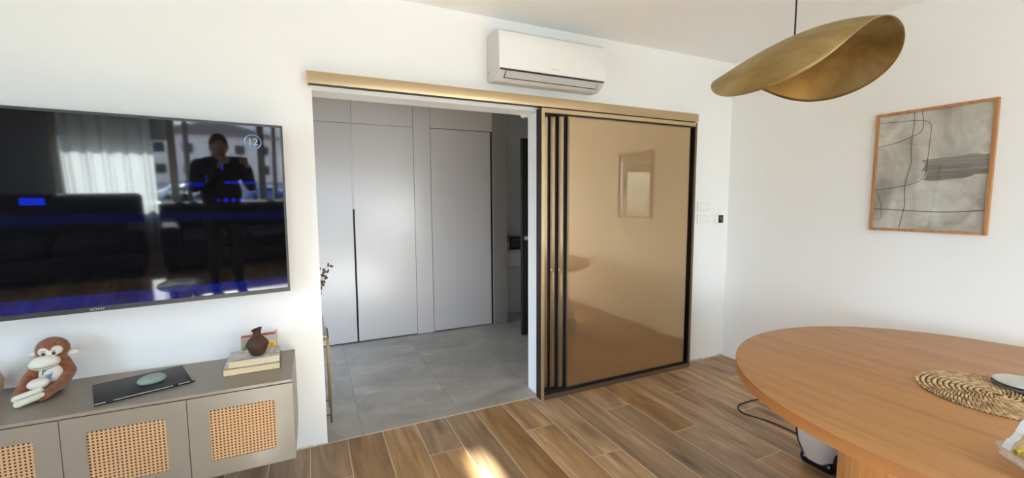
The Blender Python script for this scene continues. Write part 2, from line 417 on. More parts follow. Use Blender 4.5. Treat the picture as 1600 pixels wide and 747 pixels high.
window(1, W1, [(-4.02, .045), (-3.86, .03), (-2.962, .045), (-2.785, .025)])  # right-hand mullions and end panes added to shape the sun on the floor
window(2, W2, [(-1.35, .04)])  # second window is added, out of view, for soft light towards the table
b = MB(); w_ = .05; x_ = XL-.13
for y0, y1, z0, z1 in ((LW[0], LW[1], LW[2], LW[2]+w_), (LW[0], LW[1], LW[3]-w_, LW[3]), (LW[0], LW[0]+w_, LW[2]+w_, LW[3]-w_), (LW[1]-w_, LW[1], LW[2]+w_, LW[3]-w_), (-2.93, -2.87, LW[2]+w_, LW[3]-w_)): b.box(x_, x_+.06, y0, y1, z0, z1)
o = b.build('window_4', M_winfr, kind='structure')  # added out of view to throw fill light on the right wall
b = MB(); b.box(x_+.03, x_+.034, LW[0]+w_, LW[1]-w_, LW[2]+w_, LW[3]-w_); b.build('pane', M_pane, o)
b = MB(); w_ = .045
b.box(-4.86, -4.80, HW[0], HW[1], HW[2], HW[2]+w_); b.box(-4.86, -4.80, HW[0], HW[1], HW[3]-w_, HW[3]); b.box(-4.86, -4.80, HW[0], HW[0]+w_, HW[2]+w_, HW[3]-w_); b.box(-4.86, -4.80, HW[1]-w_, HW[1], HW[2]+w_, HW[3]-w_)
o = b.build('window_3', M_winfr, kind='structure')  # added out of view to brighten the hall
b = MB(); b.box(-4.835, -4.831, HW[0]+w_, HW[1]-w_, HW[2]+w_, HW[3]-w_); b.build('pane', M_pane, o)
def shutter(x0, x1, z0, z1, y):
    b = MB(); n = int((z1-z0)/.05)
    for i in range(n): b.box(x0, x1, y-.006, y+.006, z0+i*(z1-z0)/n+.001, z0+(i+1)*(z1-z0)/n, bev=.003, seg=1)
    return b
M_shut = simple('grey shutter slats', rgb(120, 128, 132), .6)
for (x0, x1, z0, lab) in ((-5.14, -4.05, 1.50, 'grey roller shutter half lowered behind the sheer curtain'), (-4.03, -2.99, 2.12, 'added grey roller shutter trimming the sun through the wide window pane'),
                     (-2.98, -2.79, 2.33, 'added narrow grey roller shutter raised to let in the sun streak beside the wide pane'), (-2.78, -2.43, 2.05, 'added short grey roller shutter cutting the sun at the rightmost pane of the first window'), (-2.19, -.51, 1.75, 'added grey roller shutter limiting the light of the second window')):
    tag(shutter(x0, x1, z0, 2.42, YB-.215).build('roller_shutter', M_shut), lab, 'shutter', 'window shutters')  # all but the first are added, unseen, to cut the sun to shape

# ------------------------------------------------------------------ rail and sliding doors
rail = thing('sliding_door_rail', 'long champagne metal pelmet rail above the wide hall opening', 'rail', (-2.0, 0, 2.14))
b = MB(); b.box(-3.509, -.516, -.09, -.084, 2.138, 2.204, bev=.0012); b.build('fascia', M_champ, rail, smooth=True)
b = MB(); b.box(-3.505, -.520, -.084, 0, 2.196, 2.203); b.box(-3.505, -3.500, -.084, 0, 2.14, 2.196); b.box(-.525, -.520, -.084, 0, 2.14, 2.196); b.build('cover', M_champ, rail)
b = MB(); b.box(-3.499, -.526, -.083, -.002, 2.146, 2.196); b.build('track', M_dark, rail)

fr = thing('sliding_door_stack', 'bronze framed stack of sliding glass doors parked right of the opening', 'sliding door', (-1.28, 0, 0))
FX0, FX1, FY, FZ = -2.026, -.520, -.085, 2.131
b = MB(); b.box(FX0, FX0+.022, FY, FY+.012, 0.003, FZ, bev=.001); b.build('frame_stile', M_champ, fr)
b = MB(); b.box(FX0, FX0+.020, FY+.012, -.002, 0.003, FZ); b.build('side_profile', M_dark, fr)
b = MB(); b.box(FX1-.020, FX1, FY, FY+.012, 0.003, FZ, bev=.001); b.build('frame_stile', M_bronze, fr)
b = MB(); b.box(FX1-.012, FX1, FY+.012, -.002, 0.003, FZ); b.build('side_profile', M_dark, fr)
b = MB(); b.box(FX0+.022, FX1-.020, FY, FY+.012, FZ-.030, FZ, bev=.001); b.box(FX0+.02, FX1-.012, FY+.012, -.002, FZ-.012, FZ); b.build('head_rail', M_champ, fr)
b = MB(); b.box(FX0+.022, FX1-.020, FY, FY+.012, 0.003, .036, bev=.001); b.box(FX0+.02, FX1-.012, FY+.012, -.002, 0.003, .012); b.build('bottom_rail', M_bronze, fr)
def SX(d): return -d*.62   # a leaf further forward starts further left for the same sight line
def slider(x0, x1, y, t=.016):
    """one glass leaf: thin stiles, dark edge, lacquered pane"""
    zb, zt = .060, FZ-.040
    o = MB(); o.box(x0+.010, x1-.006, y, y+.005, zb+.006, zt-.006); p = o.build('glass_leaf', M_lacq, fr)
    s = MB(); s.box(x0+.0015, x0+.017, y-.0015, y+.006, zb, zt, bev=.0008); s.box(x1-.007, x1, y-.0015, y+.006, zb, zt, bev=.0008)
    s.box(x0+.017, x1-.007, y-.0015, y+.006, zb, zb+.007); s.box(x0+.017, x1-.007, y-.0015, y+.006, zt-.007, zt); s.build('leaf_frame', M_bronze, p)
    s = MB(); s.box(x0, x0+.0014, y-.001, y+t, zb, zt); s.box(x0+.0016, x1-.001, y+.0062, y+t, zb, zt); s.build('leaf_edge', M_black, p)
slider(-1.803+SX(.012), -.590, -.074, .024); slider(-1.864+SX(.006), -.575, -.048, .024); slider(-1.922, -.560, -.022, .016)
o = MB(); o.box(-2.005, -.535, -.0045, -.0015, .059, FZ-.039); o.build('glass_leaf', M_lacq, fr)
b = MB(); b.box(FX0+.021, FX1-.013, FY+.0125, -.0015, .0125, .058); b.build('floor_guide', M_black, fr)
b = MB(); b.box(FX0+.021, FX1-.013, FY+.0125, -.0015, FZ-.038, FZ-.0125); b.build('head_track', M_black, fr)
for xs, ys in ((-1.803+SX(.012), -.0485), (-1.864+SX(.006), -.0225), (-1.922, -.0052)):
    b = MB(); b.box(xs-.013, xs-.0005, ys-.0012, ys+.001, .06, FZ-.04); b.build('shade_strip', M_black, fr)  # black strips standing in for the shaded gaps beside the leaf edges
# small pull grips on the leaf edges
for x, y in ((-1.915, -.0235), (-1.861, -.0495)):
    b = MB(); b.ball((x, y-.003, .97), .006, .004, .011, seg=12, rings=8); b.build('grip', M_champ, fr, smooth='full')

# ------------------------------------------------------------------ hall: wardrobe, flush door, console, dark door, alcove
wr = thing('fitted_wardrobe', 'tall greige fitted wardrobe with a black recessed edge grip in the hall', 'wardrobe', (-3.6, 2.1, 0))
WY = 1.915; z1, z2 = .012, 2.268
b = MB(); b.box(-4.69, -2.487, WY+.020, 2.49, .0, 2.70); b.build('carcass', M_gap, wr)
for x0, x1 in ((-4.68, -3.90), (-3.897, -3.127)):
    b = MB(); b.box(x0, x1, WY, WY+.018, z1, z2, bev=.001); b.build('door_panel', M_ward, wr)
b = MB(); b.box(-3.108, -2.493, WY, WY+.018, z1, z2, bev=.001); b.build('door_panel', M_ward, wr)
b = MB(); b.box(-3.1262, -3.109, WY+.001, WY+.018, 1.404, z2, bev=.0008); b.build('edge_strip', M_ward, wr)
b = MB(); b.box(-3.1262, -3.109, WY+.008, WY+.019, .012, 1.403); b.build('recessed_handle', M_black, wr)
for x0, x1 in ((-4.68, -3.90), (-3.897, -3.1105), (-3.1075, -2.493)):
    b = MB(); b.box(x0, x1, WY, WY+.018, z2+.004, 2.70, bev=.001); b.build('upper_panel', M_ward, wr)
fd = thing('flush_panel_door', 'greige flush door with a black edge grip right of the hall wardrobe', 'door', (-2.0, 2.1, 0))
b = MB(); b.box(-2.484, -1.573, WY+.020, 2.49, .0, 2.70); b.build('lining', M_gap, fd)
b = MB(); b.box(-2.489, -2.307, WY, WY+.018, .002, 2.70, bev=.001); b.build('side_panel', M_ward, fd)
b = MB(); b.box(-2.302, -1.597, WY+.004, WY+.020, .010, 2.272, bev=.001); b.build('door_leaf', M_ward, fd)
b = MB(); b.box(-2.304, -1.574, WY, WY+.018, 2.279, 2.70, bev=.001); b.build('upper_panel', M_ward, fd)
b = MB(); b.box(-1.594, -1.576, WY+.010, WY+.0195, .01, 1.42); b.build('recessed_handle', M_black, fd)
M_gold = simple('brushed brass', rgb(118, 96, 66), .45, .9)
ct = thing('console_table', 'slim brass legged console table just behind the left jamb', 'console table', (-3.62, .30, 0))
for x, y in ((-3.45, .262), (-3.452, .50), (-3.80, .262), (-3.80, .50)):
    b = MB(); b.box(x-.006, x+.006, y-.006, y+.006, 0, .585); b.build('leg', M_gold, ct)
b = MB(); b.box(-3.806, -3.444, .256, .506, .571, .585, bev=.002); b.build('frame', M_gold, ct)
for y in (.258, .496): b = MB(); b.box(-3.80, -3.45, y, y+.008, .048, .058); b.build('stretcher', M_gold, ct)
b = MB(); b.box(-3.81, -3.455, .26, .50, .586, .602, bev=.004); b.build('table_top', simple('pale stone top', rgb(205, 196, 184), .35, vary=.15, vs=12), ct)
vz = thing('branch_vase', 'taupe vase of dried twigs half hidden behind the left jamb', 'vase', (-3.515, .38, .602))
b = MB(); b.lathe([(0, 0), (.035, 0), (.045, .05), (.042, .10), (.026, .15), (.022, .17), (.018, .17), (.02, .15), (.036, .10), (.038, .05), (0, .01)], (-3.515, .38, .602), 32)
b.build('vase_body', simple('taupe stoneware', rgb(140, 128, 116), .6), vz, smooth=True)
b = MB(); rr = random.Random(3)
for k in range(9):
    a = rr.uniform(-.6, 1.9); L = rr.uniform(.24, .34); p = Vector((-3.515, .38, .74)); d = Vector((math.cos(a)*.12, math.sin(a)*.10, 1)).normalized(); pts = [p.copy()]
    for i in range(8):
        d = (d+Vector((rr.uniform(-.12, .16), rr.uniform(-.12, .12), rr.uniform(-.1, .05)))).normalized(); p = p+d*L/8; pts.append(p.copy())
    b.tube(pts, [.0022-.0002*i for i in range(9)], 6)
    for i in range(3, 9):
        for _ in range(2):
            q = pts[i]+Vector((rr.uniform(-.012, .016), rr.uniform(-.012, .012), rr.uniform(-.012, .012))); b.ball(q, .006, .0035, .009, seg=6, rings=4)
b.build('twigs', simple('dried twigs', rgb(86, 70, 52), .8, vary=.4, vs=40), vz)

dd = thing('entrance_door', 'dark brown door leaf standing at the right end of the hall', 'door', (-1.05, 1.36, 0))
b = MB(); b.box(-1.468, -.62, 1.345, 1.39, .012, 2.14, bev=.002); b.build('door_leaf', simple('very dark brown door', rgb(30, 24, 21), .45, vary=.3, vs=4), dd)
b = MB(); b.lathe([(0, 0), (.024, 0), (.024, .008), (.010, .010), (.010, .04), (0, .04)], (-1.425, 1.345, 1.08), 20, M=Matrix.Rotation(R(90), 3, 'X')); b.tube([(-1.425, 1.31, 1.08), (-1.32, 1.306, 1.08)], .008, 10)
b.build('door_handle', M_silver, dd, smooth=True)
ds = thing('wall_drawer', 'small floating drawer shelf in the dark hall alcove', 'shelf', (-1.15, 2.2, .62))
b = MB(); b.box(-1.392, -.75, 2.08, 2.309, .66, .86, bev=.002); b.build('drawer_box', M_ward, ds)
b = MB(); b.box(-1.388, -.755, 2.062, 2.079, .665, .84, bev=.002); b.build('drawer_front', M_ward, ds)
pf = thing('photo_frame', 'small dark photo frame standing on the hall drawer shelf', 'picture frame', (-1.13, 2.2, .861))
b = MB(); b.box(-1.225, -1.03, 2.19, 2.205, .861, 1.02, bev=.003); b.build('frame', M_black, pf)
b = MB(); b.box(-1.21, -1.045, 2.188, 2.1905, .876, 1.005); b.build('picture', simple('dim photograph', rgb(110, 106, 102), .4, vary=.8, vs=18), pf)
b = MB(); rr = random.Random(5)
b.lathe([(0, 0), (.03, 0), (.036, .06), (.03, .06), (.0, .02)], (-1.30, 2.17, .861), 20); b.mi = 1
for k in range(26):
    a = rr.random()*6.28; q = Vector((-1.30, 2.17, .92)); e_ = q+Vector((math.cos(a)*.05, math.sin(a)*.05, rr.uniform(.05, .16)))
    b.tube([q, q.lerp(e_, .6)+Vector((0, 0, .01)), e_], [.0015, .005, .001], 5)
tag(b.build('potted_plant', [simple('clay pot', rgb(120, 96, 80), .7), simple('dull green leaves', rgb(70, 82, 60), .6)]), 'tiny potted plant left of the photo frame in the alcove', 'plant')

# ------------------------------------------------------------------ air conditioner
ac = thing('air_conditioner', 'white wall mounted split air conditioner above the metal rail', 'air conditioner', (-1.99, 0, 2.4))
AX0, AX1 = -2.405, -1.578
prof = [(-.001, 2.285), (-.001, 2.575), (-.150, 2.578), (-.178, 2.572), (-.198, 2.547), (-.203, 2.50), (-.203, 2.322), (-.193, 2.316), (-.165, 2.285), (-.120, 2.262), (-.03, 2.268)]
b = MB(); b.prism(prof, 'x', AX0, AX1); o = b.build('casing', M_whiteg, ac)
m = o.modifiers.new('bevel', 'BEVEL'); m.width = .006; m.segments = 3; m.limit_method = 'ANGLE'; o.data.shade_smooth()
fprof = [(-.196, 2.556), (-.2005, 2.549), (-.207, 2.50), (-.2085, 2.40), (-.207, 2.326), (-.200, 2.324), (-.200, 2.50)]
b = MB(); b.prism(fprof, 'x', AX0+.004, AX1-.004); o = b.build('front_panel', M_white, ac); o.data.shade_smooth(); o.data.set_sharp_from_angle(angle=R(40))
b = MB(); b.box(AX0+.012, AX1-.012, -.2035, -.192, 2.3165, 2.3245); b.build('shadow_gap', M_gap, ac)
nrm = Vector((0, 2.262-2.316, -(-.120+.193))).normalized()
b = MB(); b.prism([(-.197, 2.312), (-.1975, 2.309), (-.1665, 2.2785), (-.1655, 2.2815)], 'x', AX0+.055, AX1-.055); b.build('air_flap', simple('light grey flap', rgb(196, 196, 198), .4), ac)
b = MB(); b.prism([(-.1665, 2.2810), (-.1675, 2.2795), (-.162, 2.2745), (-.161, 2.276)], 'x', AX0+.05, AX1-.05); b.build('shadow_gap', M_gap, ac)
for s_ in (AX0+.052, AX1-.056):
    b = MB(); b.prism([(-.1965, 2.3125), (-.1985, 2.309), (-.1675, 2.2775), (-.165, 2.2815)], 'x', s_, s_+.003); b.build('shadow_gap', M_gap, ac)
b = MB(); b.box(-2.022, -2.010, -.2088, -.2078, 2.3545, 2.3605, bev=.0004, seg=1)
for i in range(5): b.box(-2.003+i*.0085, -1.9975+i*.0085, -.2088, -.2078, 2.3535, 2.3575)
b.build('logo', M_greytxt, ac)
b = MB(); b.box(AX0-.0015, AX0+.001, -.035, -.028, 2.325, 2.335); b.build('screw_cap', M_gap, ac)

# ------------------------------------------------------------------ switches and thermostat
def plate(z, lab):
    o = thing('light_switch', lab, 'light switch', (-.315, 0, z), group='light switches beside the sliding door')
    b = MB(); b.box(-.398, -.236, -.009, -.0005, z-.041, z+.041, bev=.003); b.build('plate', M_white, o, smooth=True)
    for x in (-.364, -.270):
        b = MB(); b.box(x-.001, x+.046-.001, -.0125, -.009, z-.028, z+.026, bev=.0015); b.build('rocker', M_white, o)
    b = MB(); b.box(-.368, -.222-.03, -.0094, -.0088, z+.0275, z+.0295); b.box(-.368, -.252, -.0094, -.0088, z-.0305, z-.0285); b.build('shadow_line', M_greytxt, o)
plate(1.424, 'white double light switch plate, upper of the two beside the sliding door')
plate(1.312, 'white double light switch plate, lower of the two beside the sliding door')
o = thing('thermostat', 'white square thermostat with a small black display near the room corner', 'thermostat', (-.125, 0, 1.31))
b = MB(); b.box(-.168, -.077, -.014, -.0005, 1.266, 1.350, bev=.003); b.build('housing', M_white, o, smooth=True)
b = MB(); b.box(-.139, -.079, -.018, -.0138, 1.272, 1.343, bev=.002); b.build('display', M_gloss_black, o)
b = MB(); b.box(-.120, -.092, -.0184, -.0178, 1.294, 1.326); b.build('readout', simple('grey readout', rgb(84, 84, 84), .4), o)

# ------------------------------------------------------------------ television
tvO = Vector((-3.635, -.165, 1.883)); ta, tb, tg = .12088, -.08247, .004; TW, THt = 1.588, .899
ex = Vector((math.cos(ta), math.sin(ta), 0)); ey0 = Vector((-math.sin(ta), math.cos(ta), 0)); ez = Vector((0, 0, 1))*math.cos(tb)+ey0*math.sin(tb)
ex2 = ex*math.cos(tg)+ez*math.sin(tg); ez2 = -ex*math.sin(tg)+ez*math.cos(tg); en = ez2.cross(ex2)   # en points into the wall
Rm = Matrix((ex2, en, ez2)).transposed()
tv = thing('television', 'large black wall mounted television tilted down over the taupe media unit', 'television', tvO, Rm.to_euler())
b = MB(); b.box(-TW, 0, .006, .030, -THt, 0, bev=.003); b.build('back_shell', M_gloss_black, tv, world=False)
b = MB()
for x0, x1, z0, z1 in ((-TW, 0, -.012, 0), (-TW, 0, -THt, -THt+.022), (-TW, -TW+.011, -THt+.022, -.012), (-.011, 0, -THt+.022, -.012)): b.box(x0, x1, -.001, .007, z0, z1)
b.build('bezel', M_bezel, tv, world=False)
def make_screen():
    q = NT('television picture'); o = q.obj(); s = q.n('SeparateXYZ'); q.set(s.inputs[0], o); x, z = s.outputs[0], s.outputs[2]
    def band(v, a, b_, soft=.004):
        return q.math('MULTIPLY', q.math('SMOOTH_MIN', 1, q.math('MAXIMUM', 0, q.math('DIVIDE', q.math('SUBTRACT', v, a), soft)), 0),
                      q.math('MINIMUM', 1, q.math('MAXIMUM', 0, q.math('DIVIDE', q.math('SUBTRACT', b_, v), soft))))
    def rect(x0, x1, z0, z1, soft=.006):
        f = q.math('MINIMUM', q.math('MINIMUM', 1, q.math('MAXIMUM', 0, q.math('DIVIDE', q.math('SUBTRACT', x, x0), soft))), q.math('MINIMUM', 1, q.math('MAXIMUM', 0, q.math('DIVIDE', q.math('SUBTRACT', x1, x), soft))))
        g = q.math('MINIMUM', q.math('MINIMUM', 1, q.math('MAXIMUM', 0, q.math('DIVIDE', q.math('SUBTRACT', z, z0), soft))), q.math('MINIMUM', 1, q.math('MAXIMUM', 0, q.math('DIVIDE', q.math('SUBTRACT', z1, z), soft))))
        return q.math('MULTIPLY', f, g)
    n1 = q.ramp(q.noise(q.scaled(o, (7, 1, 22)), 1, 4, .6, .5), [(.35, (.25, .25, .25, 1)), (.62, (1, 1, 1, 1))])
    strip = q.math('MULTIPLY', rect(-TW, 0, -.885, -.812, .012), n1)
    dim = q.math('MULTIPLY', rect(-1.588, 0, -.50, -.44, .02), .05)
    patch = q.math('MULTIPLY', rect(-.998, -.915, -.409, -.371, .008), 1.3)
    bars = q.math('ADD', q.math('MULTIPLY', rect(-.455, -.354, -.328, -.297, .008), .35), q.math('MULTIPLY', rect(-.275, -.134, -.309, -.290, .004), .55))
    tot = q.math('ADD', q.math('MULTIPLY', strip, .42), q.math('ADD', dim, q.math('ADD', patch, bars)))
    for cx, kd_ in ((-.304, .25), (-.271, .8), (-.238, .7), (-.202, .8), (-.153, .2)):
        dx = q.math('SUBTRACT', x, cx); dz = q.math('SUBTRACT', z, -.389); dsq = q.math('ADD', q.math('MULTIPLY', dx, dx), q.math('MULTIPLY', dz, dz))
        tot = q.math('ADD', tot, q.math('MULTIPLY', q.math('LESS_THAN', dsq, .00013), kd_))
    for (x0, x1, z0, z1, k) in ((-.284, -.268, -.245, -.202, .45), (-.352, -.338, -.297, -.262, .35), (-.42, -.40, -.112, -.094, .3), (-.66, -.62, -.319, -.309, .3), (-.94, -.925, -.506, -.500, .5), (-.765, -.75, -.455, -.449, .4)):
        tot = q.math('ADD', tot, q.math('MULTIPLY', rect(x0, x1, z0, z1, .006), k))
    q.base((.004, .004, .005, 1), .035, 0, Specular_IOR_Level=.78)
    q.set(q.b.inputs['Emission Color'], (.002, .025, .70, 1)); q.set(q.b.inputs['Emission Strength'], q.math('MULTIPLY', tot, TVGAIN))
    return q.m
TVGAIN = .14
b = MB(); b.box(-TW+.011, -.011, .002, .006, -THt+.022, -.012); scr = b.build('screen', make_screen(), tv, world=False)
M_ring = NT('station mark'); M_ring.base((.02, .02, .02, 1), .05); M_ring.set(M_ring.b.inputs['Emission Color'], (.30, .42, .85, 1)); M_ring.b.inputs['Emission Strength'].default_value = .13
b = MB(); b.tube([(-.138+.036*math.cos(t*math.pi/24), .0019, -.092+.036*math.sin(t*math.pi/24)) for t in range(48)], .0028, 6, closed=True); b.build('station_ring', M_ring.m, scr, world=False)
M_num = NT('station number'); M_num.base((.05, .05, .05, 1), .05); M_num.set(M_num.b.inputs['Emission Color'], (.45, .62, .52, 1)); M_num.b.inputs['Emission Strength'].default_value = .15
RX = Matrix.Rotation(R(90), 4, 'X')
text('station_number', '12', .05, M_num.m, scr, Matrix.Translation((-.138, .0012, -.092)) @ RX)
text('logo', 'SONY', .013, M_silver, tv, Matrix.Translation((-.794, -.0014, -THt+.011)) @ RX @ Matrix.Diagonal((1.5, 1, 1, 1)))
b = MB(); b.box(-1.05, -.55, .030, .040, -.62, -.25); b.build('wall_bracket', M_black, tv, world=False)
b = MB(); b.box(-.85, -.75, .036, .16, -.5, -.38); b.build('mounting_arm', M_black, tv, world=False)

# ------------------------------------------------------------------ media unit
CX1, CY, CZ0, CZ1 = -3.636, -.4676, .212, .6205; SL = .019
mu = thing('media_cabinet', 'taupe wall hung media cabinet with woven cane door inserts', 'cabinet', (-4.6, -.23, CZ0))
CX0 = -5.755
b = MB(); b.box(CX0, CX1, CY, -.001, CZ1-SL+.004, CZ1, bev=.0015); b.build('cabinet_top', M_taupe, mu)
b = MB(); b.box(CX0, CX0+.016, CY+.018, -.001, CZ0, CZ1-SL+.003); b.box(CX1-.014, CX1, CY+.0185, -.001, CZ0, CZ1-SL+.0035); b.box(CX0+.016, CX1-.014, CY+.02, -.001, CZ0, CZ0+.016)
b.build('carcass', M_taupe, mu)
b = MB(); b.box(CX0+.016, CX1-.014, CY+.024, CY+.03, CZ0+.016, CZ1-SL); b.build('inner_back', M_black, mu)
def make_cane():
    q = NT('woven cane webbing'); o = q.obj(); s = q.n('SeparateXYZ'); q.set(s.inputs[0], o)
    px, pz = .01475, .01405
    fx = q.math('SUBTRACT', q.math('FRACT', q.math('DIVIDE', s.outputs[0], px)), .5); fz = q.math('SUBTRACT', q.math('FRACT', q.math('DIVIDE', s.outputs[2], pz)), .5)
    d = q.math('SQRT', q.math('ADD', q.math('MULTIPLY', fx, fx), q.math('MULTIPLY', fz, fz)))
    hole = q.ramp(d, [(.22, (1, 1, 1, 1)), (.31, (0, 0, 0, 1))])
    # four strand directions
    dg = q.math('SINE', q.math('MULTIPLY', q.math('ADD', q.math('DIVIDE', s.outputs[0], px), q.math('DIVIDE', s.outputs[2], pz)), 12.566))
    dg2 = q.math('SINE', q.math('MULTIPLY', q.math('SUBTRACT', q.math('DIVIDE', s.outputs[0], px), q.math('DIVIDE', s.outputs[2], pz)), 12.566))
    w = q.math('MULTIPLY', q.math('ADD', q.math('ADD', dg, dg2), 2), .25)
    c = q.mix(w, rgb(188, 142, 96), rgb(216, 176, 130)); c = q.mix(q.math('MULTIPLY', q.noise(o, 40, 3), .3), c, rgb(178, 132, 84))
    q.base(q.mix(hole, c, rgb(38, 24, 14)), .6); q.bump(q.math('SUBTRACT', w, q.math('MULTIPLY', hole, 2)), .4, .0012); return q.m
M_cane = make_cane()
def cab_door(x0, x1):
    cx0, cx1, cz0, cz1 = x0+.079, x0+.345, .289, .533; zt, zb = CZ1-SL, CZ0+.001
    b = MB(); yf, yb = CY, CY+.018
    def rr_pts(r, n=6):
        P = []
        for (cx, cz, a0) in ((cx1-r, cz1-r, 0), (cx0+r, cz1-r, 90), (cx0+r, cz0+r, 180), (cx1-r, cz0+r, 270)):
            for i in range(n+1): a = R(a0+90*i/n); P.append((cx+r*math.cos(a), cz+r*math.sin(a)))
        return P
    P = rr_pts(.014); x0_, x1_ = x0+.0015, x1-.0015
    def outer(p):
        mx, mz = (cx0+cx1)/2, (cz0+cz1)/2; dx, dz = p[0]-mx, p[1]-mz
        t = min(((x1_-mx)/dx if dx > 0 else (x0_-mx)/dx) if abs(dx) > 1e-9 else 1e9, ((zt-mz)/dz if dz > 0 else (zb-mz)/dz) if abs(dz) > 1e-9 else 1e9)
        return (mx+dx*t, mz+dz*t)
    # ring between the rounded hole and the door rectangle; corners inserted
    ring = []
    for i, p in enumerate(P): ring.append((p, outer(p)))
    bm = b.bm
    def corner_between(a, c):
        for cxn in (x0_, x1_):
            for czn in (zb, zt):
                on_v = lambda t: abs(t[0]-cxn) < 1e-6; on_h = lambda t: abs(t[1]-czn) < 1e-6
                if (on_v(a) and on_h(c)) or (on_h(a) and on_v(c)): return (cxn, czn)
        return None
    fr_, bk = {}, {}
    def V(p, y):
        k = (round(p[0], 6), round(p[1], 6), y)
        if k not in fr_: fr_[k] = bm.verts.new((p[0], y, p[1]))
        return fr_[k]
    n = len(ring)
    for i in range(n):
        (a, oa), (c, oc) = ring[i], ring[(i+1) % n]; cn = corner_between(oa, oc)
        for y in (yf, yb):
            poly = [V(a, y), V(oa, y)]+([V(cn, y)] if cn else [])+[V(oc, y), V(c, y)]
            bm.faces.new(poly)
        bm.faces.new((V(a, yf), V(c, yf), V(c, yb), V(a, yb)))
        seq = [oa]+([cn] if cn else [])+[oc]
        for p, q2 in zip(seq, seq[1:]): bm.faces.new((V(p, yf), V(q2, yf), V(q2, yb), V(p, yb)))
    bmesh.ops.recalc_face_normals(bm, faces=bm.faces)
    d = b.build('door', M_taupe, mu)
    b = MB(); b.box(cx0-.006, cx1+.006, yf+.004, yf+.0065, cz0-.006, cz1+.006); b.build('cane_insert', M_cane, d)
for i in range(5): cab_door(CX1-.424*(i+1), CX1-.424*i+.0015*(i == 0))

# ------------------------------------------------------------------ things on the media unit
TZ = CZ1
M_paper = simple('cream page block', rgb(232, 212, 168), .8, vary=.12, vs=90)
def book(loc, rot, w, d, h, lab, cover, topm):
    o = thing('book', lab, 'book', loc, (0, 0, rot), 'books stacked under the clay vase')
    b = MB(); b.box(.004, w-.003, .002, d-.004, .0025, h-.0025); b.build('page_block', M_paper, o, world=False)
    b = MB(); b.box(0, w, 0, d, 0, .0025); b.box(0, w, 0, d, h-.0025, h); b.box(0, w, d-.003, d, .0025, h-.0025); o2 = b.build('cover', cover, o, world=False)
    b = MB(); b.box(.003, w-.003, .003, d-.003, h, h+.0004); b.build('cover_print', topm, o2, world=False)
def cover_print():
    q = NT('printed cover'); o = q.obj(); n1 = q.noise(q.scaled(o, (9, 14, 1)), 1, 2, .4); n2 = q.noise(q.scaled(o, (60, 9, 1)), 1, 3, .7)
    c = q.ramp(n1, [(.33, rgb(150, 120, 104)), (.38, rgb(204, 190, 140)), (.43, rgb(206, 204, 208)), (.56, rgb(224, 222, 224)), (.62, rgb(176, 176, 184)), (.68, rgb(235, 232, 230))])
    for nd in q.t.nodes:
        if nd.type == 'VALTORGB': nd.color_ramp.interpolation = 'CONSTANT'
    c = q.mix(q.math('MULTIPLY', q.ramp(n2, [(.5, (0, 0, 0, 1)), (.6, (1, 1, 1, 1))]), .35), c, rgb(120, 120, 128)); q.base(c, .4); return q.m
M_print = cover_print()
book((-3.947, -.300, TZ), R(2), .252, .20, .036, 'thick cream paged book, lower of the two under the clay vase', simple('brown cover', rgb(120, 92, 66), .6), M_print)
book((-3.925, -.290, TZ+.0365), R(3), .229, .17, .031, 'cream paged book with a grey printed cover directly under the clay vase', simple('pale cover', rgb(206, 200, 190), .6), M_print)
# brown clay vase with slanted mouth
b = MB(); vz0 = TZ+.0685; c = Vector((-3.800, -.222, vz0))
prof = [(0, 0), (.024, 0), (.030, .006), (.041, .036), (.0475, .052), (.0465, .058), (.037, .075), (.022, .092), (.0165, .100), (.0155, .110), (.0185, .121), (.0225, .129), (.0195, .130), (.0145, .120), (.011, .11), (.012, .102), (.03, .078), (.041, .058), (.035, .035), (0, .008)]
vs = b.lathe(prof, (0, 0, 0), 40)
for v in vs:
    if v.co.z > .112: v.co.z += (v.co.z-.112)/.021*(v.co.x*.36)
    v.co += Vector((noise.noise(v.co*30), noise.noise(v.co*30+Vector((5, 0, 0))), 0))*.0012
bmesh.ops.transform(b.bm, matrix=Matrix.Translation(c) @ Matrix.Diagonal((1.13, 1.13, 1.06, 1)), verts=b.bm.verts)
q = NT('dark brown clay'); q.base(q.ramp(q.noise(q.obj(), 26, 4, .6), [(.35, rgb(54, 33, 26)), (.6, rgb(78, 50, 38)), (.75, rgb(94, 62, 48))]), .55); q.bump(q.noise(q.obj(), 120, 3), .2, .002)
tag(b.build('clay_vase', q.m, smooth=True), 'small dark brown angular clay vase with a slanted mouth on the books', 'vase')
